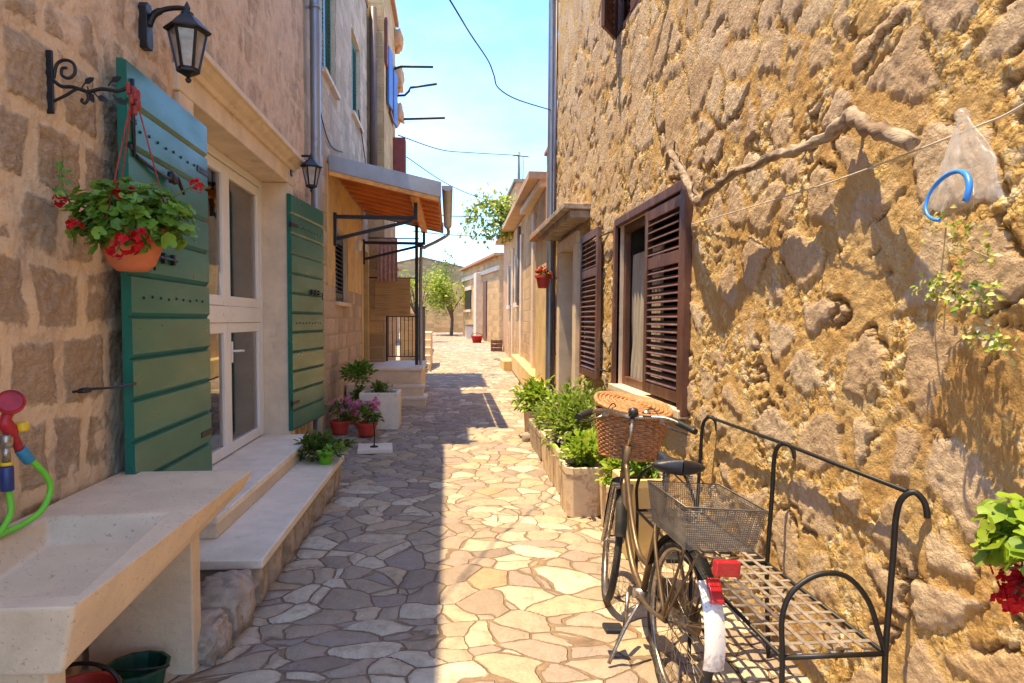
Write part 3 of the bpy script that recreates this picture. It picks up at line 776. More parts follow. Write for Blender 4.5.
# ---- left, third house standing forward, blue shutters
hC = thing('stone_house', 'tall narrow far house on the left with open blue shutters', 'house', (-1.3, 15.5, 0))
m = MB(); m.box(-6.5,-1.30,14.02,16.9,0,8.6); m.build('wall', M['ashlar_far'], hC)
m = MB(); m.box(-6.6,-1.22,14.0,17.0,8.6,8.72); m.build('roof', M['rooftile'], hC)
wi = window(hC, -1.30, 1, 14.95, 15.75, 6.0, 7.2, M['brown_wood'], -.012, sill=False)
for k, y in enumerate((14.45, 15.80)):
    m = MB(); m.obox((-1.235,y+.22,6.6),(.02,0,0),(0.02,.22,0),(0,0,.58)); m.build('blue_shutter', M['blueshutter'], hC, bevel=.004)
m = MB(); m.box(-1.29,-1.24,14.1,14.3,6.7,7.6); m.build('brown_shutter', M['darkred'], hC, bevel=.004)
for i, z in enumerate((8.2,7.3,6.5)):
    m = MB(); m.rock((-1.26,16.8,z),(.16,.25,.22+.04*(i%2)),i+2,.45); m.build('corbel', M['orangeplaster'], hC)
m = MB(); m.box(-1.29,-1.02,16.2,16.6,4.95,5.8); m.build('red_vent_box', M['darkred'], hC, bevel=.01)

# ---- right, big rubble house
hD = thing('rubble_stone_house', 'sunlit rough rubble stone house with brown louvred shutters', 'house', (1.6, 5, 0))
wall(hD, 1.6, lines((.2,1.4,.08),(1.4,3.4,.011),(3.4,6,.016),(6,10.25,.028)), lines((-.1,2.9,.014),(2.9,5,.026),(5,7,.15)),
     [(4.47,6.43,.99,2.52),(8.5,9.55,0,2.55),(5.62,6.62,4.30,5.4)], -1, 5, M['rubble'])
wi = window(hD, 1.6, -1, 4.50, 6.40, 1.0, 2.50, M['brown_wood'], .10, pane=False, fr=.075, room=1.0)
m = MB(); m.box(1.545,1.60,4.42,4.52,.96,2.56); m.box(1.565,1.62,4.52,6.46,2.49,2.56); m.box(1.56,1.62,6.40,6.47,.98,2.49); m.build('outer_frame', M['brown_wood'], wi, bevel=.006)
cu = MB(); cu.grid(lambda a, b: (1.735+.022*math.sin(a*52+3*math.sin(b*2))*(1.15-b)+.010*math.sin(a*113), 5.45+.90*a, 1.06+1.16*b), 110, 10); cu.build('curtain', M['lace'], wi)
rd = MB(); rd.tube([(1.735,4.55,2.225),(1.735,6.35,2.225)], .008, 8); rd.build('curtain_rod', M['rod'], wi)
louvre(wi, (1.615,4.53), (0,1,0), (-1,0,0), .90, 1.03, 2.47, M['brown_wood'], 'shutter', .057, mid=2.05, th=.045, stile=.075)
louvre(hD, (1.565,6.98), (.012,1,0), (-1,.012,0), .98, .98, 2.57, M['brown_wood'], 'open_shutter', .057, mid=2.12, th=.045, stile=.075)
for z in (1.1, 2.46):
    st = MB(); st.tube([(1.62,6.45,z),(1.55,6.60,z),(1.54,7.02,z)], .007, 6)
    st.build('shutter_stay', M['iron'], hD)
# upper window with a shutter standing out
wu = window(hD, 1.6, -1, 5.62, 6.62, 4.30, 5.4, M['brown_wood'], .05, sill=False)
louvre(wu, (1.63,5.66), (0,1,0), (-1,0,0), .44, 4.34, 5.36, M['brown_wood'], 'shutter', .06)
louvre(wu, (1.60,6.60), (-.55,-.84,0), (-.84,.55,0), .34, 4.30, 5.36, M['brown_wood'], 'shutter', .06)
# ledge and doorway at the far end
m = MB(); m.box(1.28,1.70,7.7,10.1,2.86,2.93); m.box(1.36,1.70,7.75,10.05,2.77,2.858); m.build('door_canopy', M['boulder'], hD, bevel=.012)
m = MB(); m.box(1.54,1.85,8.30,8.5,0,2.55); m.box(1.54,1.85,9.55,9.76,0,2.55); m.box(1.545,1.85,8.3,9.76,2.552,2.70); m.build('door_surround', M['dressed'], hD, bevel=.01)
m = MB(); m.box(1.76,1.82,8.5,9.55,0,2.552)
for k in range(6): m.box(1.745,1.762,8.53+k*.17,8.53+k*.17+.15,.05,2.5)
m.build('door', M['brown_wood'], hD, bevel=.004)
m = MB(); m.tube([(1.52,10.32,.25),(1.52,10.32,7.0)], .055, 12); m.build('downpipe', M['zinc'], hD, smooth_angle=50)
m = MB(); m.tube([(1.57,10.2,0.2),(1.57,10.2,7.0)], .02, 6); m.build('service_pipe', M['brown_pipe'], hD)
m = MB(); m.box(1.45,6.7,.2,10.3,7.02,7.15); m.build('roof', M['rooftile'], hD)

# ---- right, far buildings
def house_box(name, label, x0, x1, y0, y1, z1, mat, roof=None, gable=0):
    t = thing(name, label, 'house', ((x0+x1)/2, (y0+y1)/2, 0))
    m = MB(); m.box(x0,x1,y0,y1,0,z1); m.build('wall', mat, t)
    if roof:
        r = MB()
        if gable:
            xm = (x0+x1)/2; e = .12
            r.prism([(x0-e,z1-.02),(x0-e,z1+.06),(xm,z1+gable+.08),(x1+e,z1+.06),(x1+e,z1-.02),(xm,z1+gable)], (0,y0-e,0), (1,0,0), (0,0,1), (0,y1-y0+2*e,0))
            gb = MB(); gb.prism([(x0,z1),(x1,z1),((x0+x1)/2,z1+gable)], (0,y0,0), (1,0,0), (0,0,1), (0,y1-y0,0)); gb.build('gable', mat, t)
        else: r.box(x0-.12,x1+.12,y0-.12,y1+.12,z1+.003,z1+.10)
        r.build('roof', roof, t, bevel=.01)
    return t
hE = house_box('plaster_house', 'low yellow plastered house just past the grey downpipe', 1.56, 6, 10.42, 12.3, 3.02, M['plaster'], M['rooftile'])
m = MB(); m.box(1.62,1.85,11.2,11.5,3.12,4.35); m.box(1.58,1.89,11.16,11.54,4.35,4.42); m.build('chimney', M['orangeplaster'], hE, bevel=.01)
m = MB(); m.box(1.50,1.57,10.42,12.3,.0,.55); m.build('plinth', M['plaster'], hE, bevel=.01)
hF = thing('stone_house', 'single storey stone house with gable behind the yellow plastered house', 'house', (1.9, 18, 0))
m = MB(); m.add([(1.72,12.34,0),(6,12.34,0),(6,27,0),(2.18,27,0),(1.72,12.34,4.05),(6,12.34,4.05),(6,27,4.5),(2.18,27,4.5)], [(3,2,1,0),(4,5,6,7),(0,1,5,4),(1,2,6,5),(2,3,7,6),(3,0,4,7)]); m.build('wall', M['ashlar_far'], hF)
m = MB(); m.obox((3.85,19.7,4.40),(2.25,0,0),(.2,7.5,.22),(0,-.004,.06)); m.build('roof', M['pinkplaster'], hF)
m = MB(); m.prism([(1.60,4.0),(1.60,4.12),(2.2,4.62),(2.9,4.12),(2.9,4.0)], (0,12.28,0), (1,0,0), (0,0,1), (0,3.4,0)); m.build('gable', M['dressed'], hF, bevel=.02)
def along(y): return 1.72+(y-12.34)*(.46/14.66)
for y in (14.2, 17.6, 21.2):
    m = MB(); m.obox((along(y)-.015,y,1.9),(.05,0,0),(.0,.16,0),(0,0,1.9)); m.build('pilaster', M['dressed'], hF, bevel=.01)
for y in (19.2, 22.9):
    x = along(y)
    m = MB(); m.obox((x-.01,y,2.72),(.03,0,0),(.02,.48,0),(0,0,.62)); f = m.build('window', M['blackplastic'], hF, bevel=.004)
    m = MB(); m.obox((x-.015,y-.55,2.70),(.035,0,0),(0,.09,0),(0,0,.75)); m.obox((x-.015,y+.55,2.70),(.035,0,0),(0,.09,0),(0,0,.75)); m.obox((x-.03,y,2.02),(.06,0,0),(0,.66,0),(0,0,.06)); m.build('frame', M['dressed'], f, bevel=.006)
m = MB(); m.tube([(along(18.3)-.06,18.3,2.0),(along(18.3)-.06,18.3,4.1)], .05, 8); m.build('drainpipe', M['greyboard'], hF)
m = MB(); m.obox((along(15.5)-.10,15.5,.42),(.12,0,0),(.09,3.1,.05),(0,0,.20)); m.build('plinth', M['plaster'], hF, bevel=.01)
hG = house_box('plaster_house', 'orange rendered upper house with flat roof rising behind the vine', 2.12, 5, 22, 26.8, 6.0, M['orangeplaster'])
m = MB(); m.box(2.05,5.05,21.94,26.85,6.0,6.1); m.build('roof', M['greyroof'], hG)
# far cross house, its wall slanting over the end of the street
hH = thing('stone_house', 'low far stone house closing the street with small dark window', 'house', (1.5, 37, 0))
A = Vector((.83,42,0)); B2 = Vector((2.3,31.5,0)); du = (B2-A); n_ = Vector((-du.y,du.x,0)).normalized()
if n_.x > 0: n_ = -n_
dun = du.normalized(); LW = du.length
m = MB(); m.prism([(A.x,A.y),(B2.x,B2.y),(7,31.5),(7,42)], (0,0,.2), (1,0,0), (0,1,0), (0,0,4.35)); m.build('wall', M['ashlar_far'], hH)
m = MB(); m.prism([(A.x-.25,A.y+.1),(B2.x-.25,B2.y-.2),(7.1,31.3),(7.1,42.1)], (0,0,4.553), (1,0,0), (0,1,0), (0,0,.12)); m.build('roof', M['rooftile'], hH)
def onw(t, z, o=0): return A+dun*(LW*t)+n_*o+Vector((0,0,z))
m = MB(); m.obox(onw(.2,2.75,.01), dun*.95, n_*.04, (0,0,.55)); f = m.build('window', M['blackplastic'], hH)
m = MB(); m.obox(onw(.2,3.40,.02), dun*1.2, n_*.06, (0,0,.10)); m.build('lintel', M['dressed'], f)
m = MB(); m.obox(onw(.2,2.12,.03), dun*1.2, n_*.08, (0,0,.07)); m.build('sill', M['dressed'], f)
m = MB(); m.obox(onw(.56,2.3,.12), dun*.35, n_*.2, (0,0,1.75)); m.build('pilaster', M['dressed'], hH, bevel=.02)
m = MB(); m.obox(onw(.685,2.1,.01), dun*.45, n_*.05, (0,0,1.45)); m.build('door', M['brown_wood'], hH)
m = MB(); m.obox(onw(.5,4.0,.03), dun*LW*.5, n_*.06, (0,0,.10)); m.build('string_course', M['dressed'], hH)

# street-end wall and the houses beyond
e = solo(MB().box(-6,1.25,46,46.5,.3,4.0), 'stone_wall', M['ashlar_far'], 'sunlit stone wall across the far end of the street', 'wall', (0,46,0))
hI = house_box('far_house', 'distant house with low dark roof beyond the end wall', -5, 1.2, 48.5, 55, 5.2, M['ashlar_far'], M['greyroof'], .7)
hJ = house_box('far_house', 'pale stone house beyond the low garden wall on the left', -7.5, -2.6, 30, 36, 4.1, M['pinkplaster'], M['rooftile'], 1.0)
for y in (31.5, 34):
    m = MB(); m.box(-2.62,-2.57,y,y+.9,2.2,3.4); m.build('window', M['blackplastic'], hJ)
# left garden wall with stone stair, grey board
solo(MB().box(-1.25,-.92,17.6,28,0,1.75), 'garden_wall', M['ashlar_far'], 'low stone garden wall on the left past the porch', 'wall', (-1.1,22,0))
t = thing('stone_stair', 'small stone stair against the left garden wall', 'stairs', (-.7,19,.2))
for k in range(5):
    m = MB(); m.box(-.915,-.50+.0*k,18.0+k*.34,18.0+(k+1)*.34+ (1.2 if k == 4 else 0),.15,.44+k*.2); m.build('step', M['dressed'], t, bevel=.015)
t = thing('utility_cabinet', 'upright grey cabinet behind the black porch post', 'cabinet', (-.6,15,.2))
m = MB(); m.box(-.70,-.52,14.95,15.10,.16,1.85); m.build('body', M['greyboard'], t, bevel=.008)
m = MB(); m.box(-.685,-.535,14.938,14.948,.30,1.78); m.build('door', M['greyboard'], t, bevel=.003)
m = MB(); m.box(-.725,-.495,14.93,15.12,1.852,1.88); m.build('cap', M['greyboard'], t, bevel=.004)
#PART3
# ------------------------------------------------------------------ porch canopy and porch
t = thing('porch_canopy', 'sloping porch canopy of varnished wood with grey metal edge', 'canopy', (-1.6, 11.3, 3.4))
XW, XO, ZW, ZO, Y0, Y1 = -1.60, -.13, 3.72, 3.40, 9.40, 13.25
sl_ = (ZO-ZW)/(XO-XW)
zz = lambda x: ZW+(x-XW)*sl_
def slope_box(m, x0, x1, y0, y1, lo, hi):
    m.add([(x0,y0,zz(x0)+lo),(x1,y0,zz(x1)+lo),(x1,y1,zz(x1)+lo),(x0,y1,zz(x0)+lo),(x0,y0,zz(x0)+hi),(x1,y0,zz(x1)+hi),(x1,y1,zz(x1)+hi),(x0,y1,zz(x0)+hi)],
          [(3,2,1,0),(4,5,6,7),(0,1,5,4),(1,2,6,5),(2,3,7,6),(3,0,4,7)])
m = MB(); slope_box(m, XW, XO, Y0, Y1, .0, .035); rf = m.build('roof', M['sheet'], t)
m = MB(); n = 12
for k in range(n):
    x0 = XW+.02+(XO-XW-.03)*k/n; slope_box(m, x0, x0+(XO-XW-.03)/n-.008, Y0+.02, Y1-.02, -.024, -.002)
m.build('ceiling_board', M['orange_wood'], t)
for k in range(9):
    y = Y0+.14+k*(Y1-Y0-.28)/8
    m = MB(); slope_box(m, XW+.01, XO-.03, y-.035, y+.035, -.125, -.026); m.build('rafter', M['red_wood'], t, bevel=.004)
m = MB(); m.box(-.53,-.42,Y0+.04,Y1-.04,zz(-.47)-.235,zz(-.47)-.128); m.build('beam', M['orange_wood'], t, bevel=.006)
for a_, b_ in ((Y0-.03, Y0-.002), (Y1+.002, Y1+.03)):
    m = MB(); slope_box(m, XW, XO+.02, a_, b_, -.15, .06); m.build('fascia', M['sheet'], t, bevel=.004)
m = MB(); slope_box(m, XW, XO, Y0-.022, Y0-.004, -.21, -.152); m.build('barge_board', M['orange_wood'], t)
m = MB(); gp = [(.075*math.cos(a), .075*math.sin(a)) for a in [PI+PI*i/10 for i in range(11)]]; gp += [(.068*math.cos(a), .068*math.sin(a)) for a in [2*PI-PI*i/10 for i in range(11)]]
m.prism(gp, (XO+.10,Y0-.03,ZO+.005), (1,0,0), (0,0,1), (0,Y1-Y0+.06,0))
m.prism([(.074*math.cos(PI+PI*i/10), .074*math.sin(PI+PI*i/10)) for i in range(11)], (XO+.10,Y0-.034,ZO+.005), (1,0,0), (0,0,1), (0,.003,0))
gt = m.build('gutter', M['sheet'], t)
m = MB(); m.tube(smooth_path([(XO+.10,13.2,3.34),(XO+.10,13.2,3.22),(-.25,13.2,3.08),(-.48,13.22,2.96),(-.54,13.22,2.80),(-.54,13.22,.35)],5), .032, 10); m.build('downspout', M['sheet'], t)
for y in (9.82, 13.05):
    m = MB(); m.box(-1.60,-.45,y-.025,y+.025,3.0,3.05); m.box(-1.61,-1.57,y-.03,y+.03,2.62,3.08)
    m.bar((-1.57,y,2.72),(-.52,y,2.99),.04,.045); m.build('bracket', M['iron'], t)
    m = MB(); m.box(-.50,-.45,y-.025,y+.025,3.052,zz(-.47)-.236); m.build('post', M['iron'], t)
m = MB(); m.box(-.65,-.59,13.17,13.23,.35,zz(-.6)-.236+.1); m.build('post', M['iron'], t)

t = thing('porch_steps', 'pale stone porch platform with steps under the wooden canopy', 'steps', (-1, 12.5, .1))
for i, (y0, z1, x1) in enumerate(((11.72,.27,-.40),(12.0,.45,-.45))):
    m = MB(); m.box(-1.6, x1, y0, 12.3, .0, z1-.045); m.build('riser', M['dressed'], t, bevel=.006)
    m = MB(); m.box(-1.6, x1+.02, y0-.02, 12.32, z1-.043, z1); m.build('step', M['limestone'], t, bevel=.008)
m = MB(); m.box(-1.6,-.50,12.3,14.6,.0,.68); m.build('platform', M['dressed'], t, bevel=.01)
m = MB(); m.box(-1.6,-.46,12.27,14.62,.682,.73); m.build('slab', M['limestone'], t, bevel=.008)
t = thing('iron_railing', 'black iron railing at the back of the porch', 'railing', (-1, 14.3, .73))
m = MB(); m.bar((-1.29,14.3,1.66),(-.56,14.3,1.66),.04,.03); m.bar((-1.29,14.3,.83),(-.56,14.3,.83),.03,.02); m.build('rail', M['iron'], t)
for k in range(9):
    x = -1.25+k*.082
    m = MB(); m.bar((x,14.3,.84),(x,14.3,1.645),.014,.014,(0,1,0)); m.build('baluster', M['iron'], t)
for x in (-1.28,-.57):
    m = MB(); m.bar((x,14.3,.732),(x,14.3,1.70),.035,.035,(0,1,0)); m.build('post', M['iron'], t)
def cloth(name, x0, x1, y, z0, z1, mat, label, cat, amp=.02, fr=30):
    m = MB(); m.grid(lambda a, b: (x0+(x1-x0)*a, y+amp*math.sin(a*fr)*(1.1-b)-.008, z0+(z1-z0)*b), 40, 14)
    m.grid(lambda a, b: (x0+(x1-x0)*(1-a), y+amp*math.sin((1-a)*fr)*(1.1-b)+.008, z0+(z1-z0)*b), 40, 14)
    return solo(m, name, mat, label, cat, ((x0+x1)/2, y, z0))
cloth('towel', -1.42, -1.03, 13.86, 2.36, 3.2, M['towel'], 'pink patterned towel hanging above the bamboo blind on the porch', 'towel')
cloth('bamboo_blind', -1.48, -.78, 13.93, 1.66, 2.42, M['bamboo'], 'brown bamboo blind hanging over the porch railing', 'blind', .006, 12)
solo(MB().tube([(-1.60,13.88,3.21),(-.60,13.88,3.21)], .012, 8), 'clothes_rail', M['rod'], 'dark rail carrying the pink towel on the porch', 'rail', (-1,13.9,3.2))
solo(MB().tube([(-1.60,13.95,2.43),(-.62,13.95,2.43)], .012, 8), 'blind_rod', M['rod'], 'thin dark rod carrying the bamboo blind', 'rod', (-1,13.95,2.43))
t = thing('wall_lamp', 'small white wall light beside the dark window under the canopy', 'lamp', (-1.6, 11.95, 2.85))
m = MB(); m.box(-1.615,-1.58,11.92,12.02,2.72,3.0); m.build('plate', M['pvc'], t, bevel=.006)
m = MB(); m.lathe((-1.54,11.97,2.86), [(.0,-.10),(.045,-.09),(.05,.02),(.03,.09),(0,.10)], 14); m.build('shade', M['pvc'], t)

# ------------------------------------------------------------------ lanterns
def lantern(label, cx, cy, zb, zs, wallx):
    t = thing('wall_lantern', label, 'lantern', (wallx, cy, zb))
    k = zs/.42; c = (cx, cy, zb); H = 6
    def hexr(r, z): return [(cx+r*k*math.cos(2*PI*j/H+.26), cy+r*k*math.sin(2*PI*j/H+.26), zb+z*k) for j in range(H)]
    m = MB(); m.lathe(c, [(r*k, z*k) for r, z in [(0,.0),(.012,.008),(.016,.02),(.008,.03),(.03,.045),(.056,.055),(.058,.066),(.05,.07)]], 6, phase=.26, smooth=False); m.build('base', M['iron'], t)
    lo, hi = hexr(.052,.07), hexr(.092,.262)
    for j in range(H):
        m = MB(); m.bar(lo[j], hi[j], .011*k, .011*k); m.build('cage_bar', M['iron'], t)
    for P_, r_ in ((hi, .009*k), (lo, .008*k)):
        m = MB(); m.tube(P_, r_, 6, closed=True); m.build('cage_ring', M['iron'], t)
    gl, gh = hexr(.049,.072), hexr(.088,.26)
    m = MB()
    for j in range(H): m.add([gl[j], gl[(j+1) % H], gh[(j+1) % H], gh[j]], [(0,1,2,3)])
    m.build('glass', M['lampglass'], t)
    m = MB(); m.lathe(c, [(r*k, z*k) for r, z in [(.02,.262),(.112,.262),(.116,.270),(.108,.278),(.070,.312),(.050,.335),(.032,.345),(.03,.36),(.012,.366),(.016,.385),(.01,.40),(.0,.42)]], 6, phase=.26, smooth=False); m.build('hood', M['iron'], t)
    m = MB(); zp = zb+.345*k
    m.tube(smooth_path([(wallx+.02,cy,zp-.06*k),(wallx+.05,cy,zp-.0*k),(wallx+(cx-wallx)*.55,cy,zp+.03*k),(cx-.02,cy,zp+.035*k),(cx,cy,zp+.01*k)],5), [.018*k]*8+[.013*k]*13, 8)
    m.build('arm', M['iron'], t)
    m = MB(); m.prism([(-.03,-.13),(.03,-.13),(.04,-.10),(.034,0),(.045,.07),(.02,.10),(-.02,.10),(-.045,.07),(-.034,0),(-.04,-.10)], (wallx-.02,cy,zp-.05*k), (0,k,0), (0,0,k), (.045,0,0)); m.build('wall_plate', M['iron'], t, bevel=.004)
    return t
lantern('large black iron lantern on the wall above the plant bracket', -1.385, 3.85, 2.845, .43, -1.60)
lantern('smaller black iron lantern on the wall between the door and the downpipe', -1.385, 7.12, 2.87, .40, -1.60)

# ------------------------------------------------------------------ scroll bracket, hanging geranium
t = thing('plant_bracket', 'black iron scroll bracket with leaves fixed to the left wall', 'bracket', (-1.6, 2.97, 2.55))
YB = 2.97
q = lambda x, y: (-1.605+(x-123)/642, YB, 2.668-(y-137)/642)
m = MB(); m.box(-1.625,-1.593,YB-.006,YB+.006,2.42,2.672); m.build('wall_plate', M['iron'], t, bevel=.003)
m = MB(); m.tube(smooth_path([q(130,210),q(150,225),q(180,226),q(215,236),q(250,228),q(290,232),q(318,222),q(330,240)],5), .0075, 7); m.build('arm', M['iron'], t)
m = MB(); m.tube(smooth_path([q(130,264),q(160,248),q(190,230),q(210,236),q(216,252),q(208,266),q(199,262),q(202,254)],5), .006, 7); m.build('brace', M['iron'], t)
m = MB(); m.tube(smooth_path([q(132,205),q(140,170),q(160,158),q(181,166),q(184,190),q(168,204),q(152,196),q(153,180),q(165,178)],5), .0065, 7); m.build('scroll', M['iron'], t)
for (x, y, a) in ((218,208,.6),(285,202,.5),(250,253,-.4),(296,258,-.5),(222,250,-1.2)):
    m = MB(); c = Vector(q(x, y)); d = Vector((math.cos(a),0,math.sin(a)))
    m.leaf(c-d*.022, d, (0,-1,.1), .046, .026, .1, .05); b = [Vector(v)+Vector((0,.003,0)) for v in m.v]; m.add(b, [tuple(reversed(f)) for f in m.f])
    m.tube([c-d*.02, c-d*.034-Vector((0,0,.01 if y < 230 else -.01))], .003, 5); m.build('leaf', M['iron'], t)

def geranium(t, c, rx, ry, rz, n, rg, mat='lf_ger', lr=(.026,.048), low=-.15, stems=True):
    m = MB(); c = Vector(c); sm = MB()
    for i in range(n):
        while True:
            d = Vector((rg.gauss(0,1), rg.gauss(0,1), rg.gauss(0,1)))
            if d.length > .1: d.normalize()
            if d.z > low: break
        k = rg.uniform(.45, 1.05)
        p = c + Vector((d.x*rx*k, d.y*ry*k, d.z*rz*k))
        nr = (d*.7 + Vector((rg.uniform(-.5,.5), rg.uniform(-.5,.5), rg.uniform(.2,1.0)))).normalized()
        m.round_leaf(p, nr, rg.uniform(*lr), rg)
        if stems and i % 3 == 0: sm.tube([c+Vector((d.x*rx*.15, d.y*ry*.15, -rz*.35)), c+Vector((d.x*rx*k*.6, d.y*ry*k*.6, d.z*rz*k*.35)), p], .003, 4, caps=False)
    f = m.build('foliage', M[mat], t)
    if stems: sm.build('stems', M['stem'], t)
    return f
def flower_head(t, c, r, n, rg, mat, stalk=None):
    m = MB(); c = Vector(c)
    for i in range(n):
        d = Vector((rg.gauss(0,1), rg.gauss(0,1), rg.gauss(.25,1))).normalized()
        p = c+d*r*rg.uniform(.55,1)
        for k in range(4):
            e = (d.orthogonal().normalized()); e = Matrix.Rotation(k*PI/2+rg.uniform(0,1), 3, d) @ e
            m.leaf(p, (e+d*.35), d, r*.42, r*.40, .1, .15)
    o = m.build('flower', M[mat], t)
    if stalk: s = MB(); s.tube(smooth_path([stalk, (Vector(stalk)+c)/2+Vector((rg.uniform(-.02,.02),0,.02)), c], 4), .003, 5); s.build('stalk', M['stem'], o)
    return o
rg = random.Random(3)
t = thing('hanging_flowerpot', 'red geranium in a hanging terracotta pot before the near green shutter', 'flowerpot', (-1.305, 2.97, 1.79))
pc = Vector((-1.305, 2.97, 1.79))
m = MB(); m.lathe(pc, [(0,0),(.055,.0),(.085,.025),(.112,.09),(.122,.145),(.132,.15),(.134,.175),(.122,.175),(.112,.14),(.0,.13)], 28); pot = m.build('pot', M['terracotta'], t, smooth_angle=40)
geranium(t, pc+Vector((0,0,.205)), .24, .21, .165, 460, rg, low=-.62, lr=(.020,.038))
geranium(t, pc+Vector((.02,-.10,.13)), .17, .07, .07, 60, rg, low=-.9, lr=(.020,.034), stems=False)
for (x, y, r, yy) in ((137,196,.045,2.86),(153,250,.05,2.74),(66,203,.033,2.95),(200,186,.028,2.92),(163,243,.035,2.74),(104,234,.03,2.75),(144,258,.03,2.72)):
    flower_head(t, (-1.305+(x-131)/246, yy, 1.98-(y-225)/246), r, 16, rg, 'petal_red', pc+Vector(((x-131)/600,-.02,.25)))
m = MB(); m.tube(smooth_path([pc+Vector((-.22,0,.24)), pc+Vector((-.26,-.02,.36)), pc+Vector((-.25,-.02,.44))],4), .004, 5); t_ = m
for i in range(9): m.round_leaf(pc+Vector((-.25+rg.uniform(-.03,.03),-.02+rg.uniform(-.03,.03),.30+.02*i)), (rg.uniform(-1,1),-.6,rg.uniform(0,1)), .016, rg)
m.build('shoot', M['lf_ger'], t)
top = Vector((-1.285,2.97,2.53))
for a in (0.3, 2.4, 4.5):
    e = pc+Vector((.145*math.cos(a), .145*math.sin(a), .19)); m = MB(); pts = [e.lerp(top, i/14) for i in range(15)]; u_ = (top-e).orthogonal().normalized()
    m.tube(pts, .0035, 5); m.build('cord', M['cord'], t)
m = MB()
for i in range(20): m.rock(top+Vector((rg.uniform(-.02,.02),rg.uniform(-.02,.02),rg.uniform(-.09,.015))), (.009,.009,.02), i, .2, 6, 5)
m.build('cord_knot', M['cord'], t)

# ------------------------------------------------------------------ stone trough, hose, things under it
t = thing('stone_trough', 'long pale cast stone washing trough on a slab leg by the left wall', 'trough', (-1.28, 2.6, 0))
m = MB()
ox0, ox1, oy0, oy1, zt = -1.585, -.965, 1.83, 3.46, .85
top_o = [(ox0,oy0,zt),(ox1,oy0,zt),(ox1+.0,oy1,zt),(ox0,oy1,zt)]
bas = [(-1.50,1.915,zt),(-1.00,1.915,zt),(-1.075,2.70,zt),(-1.505,2.68,zt)]
flo = [(-1.475,1.95,.70),(-1.03,1.95,.70),(-1.105,2.655,.755),(-1.48,2.635,.755)]
bot = [(ox0,oy0+.04,.645),(ox1-.06,oy0+.04,.645),(ox1-.05,oy1-.02,.752),(ox0,oy1-.02,.752)]
m.add(top_o+bas+flo+bot, [(0,1,5,4),(1,2,6,5),(2,3,7,6),(3,0,4,7),(4,5,9,8),(5,6,10,9),(6,7,11,10),(7,4,8,11),(8,9,10,11),
      (1,0,12,13),(2,1,13,14),(3,2,14,15),(0,3,15,12),(15,14,13,12)])
bs = m.build('basin', M['trough'], t, bevel=.017, segs=4)
m = MB(); m.lathe((-1.33,2.04,.710), [(0,-.012),(.028,-.010),(.032,.002),(.040,.005),(.046,.002),(.047,-.004)], 20); m.build('drain', M['rod'], bs)
m = MB(); m.box(-1.585,-1.135,3.10,3.20,0,.735); m.build('leg', M['trough'], t, bevel=.008)
m = MB(); m.box(-1.585,-1.135,2.0,2.1,0,.66); m.build('leg', M['trough'], t, bevel=.008)

t = thing('garden_hose', 'bright green garden hose with red spray head hung above the trough', 'hose', (-1.5, 2.5, .87))
hp = smooth_path([(-1.50,2.535,1.115),(-1.475,2.585,1.06),(-1.46,2.63,.98),(-1.47,2.60,.905),(-1.49,2.53,.872),(-1.50,2.42,.868),(-1.51,2.25,.87),(-1.50,2.1,.87),(-1.44,1.99,.872)],6)
m = MB(); m.tube(hp, .0108, 10); m.build('hose_loop', M['hose'], t)
m = MB(); m.tube(smooth_path([(-1.515,2.475,1.03),(-1.51,2.478,.98),(-1.505,2.47,.92),(-1.50,2.40,.875),(-1.48,2.28,.868)],6), .0108, 10); m.build('hose_loop', M['hose'], t)
m = MB(); m.tube([(-1.515,2.475,1.00),(-1.515,2.475,1.085)], .021, 12); m.build('coupling', M['blueplastic'], t, bevel=.003)
m = MB(); m.tube([(-1.515,2.475,1.088),(-1.515,2.475,1.10)], .019, 12); m.build('collar', M['yellowplastic'], t)
m = MB(); m.tube([(-1.502,2.53,1.135),(-1.488,2.56,1.085)], .020, 12); m.build('coupling', M['tealplastic'], t, bevel=.003)
sp = MB(); sp.tube([(-1.515,2.475,1.10),(-1.515,2.475,1.16)], .013, 10)
sp.build('tap_spout', M['chrome'], t)
m = MB(); m.tube(smooth_path([(-1.503,2.528,1.135),(-1.51,2.50,1.20),(-1.515,2.475,1.24),(-1.50,2.49,1.29)],5), [.015]*5+[.024]*6+[.017]*5, 12); sh = m.build('spray_gun', M['red'], t)
a_ = Vector((.45,-.75,.45)).normalized(); rot = Vector((0,0,1)).rotation_difference(a_).to_matrix()
m = MB(); m.lathe((-1.495,2.475,1.305), [(0,-.03),(.022,-.026),(.042,-.004),(.044,.010),(.038,.016),(.034,.012),(0,.012)], 24, rot); m.build('spray_head', M['red'], sh, smooth_angle=40)
m = MB(); m.rock((-1.485,2.52,1.215),(.018,.022,.018),4,.1); m.build('trigger', M['yellowplastic'], sh)
m = MB(); m.tube([(-1.63,2.475,1.17),(-1.515,2.475,1.17)], .014, 10); m.rock((-1.515,2.475,1.172),(.02,.02,.026),9,.05); m.build('tap', M['chrome'], t)

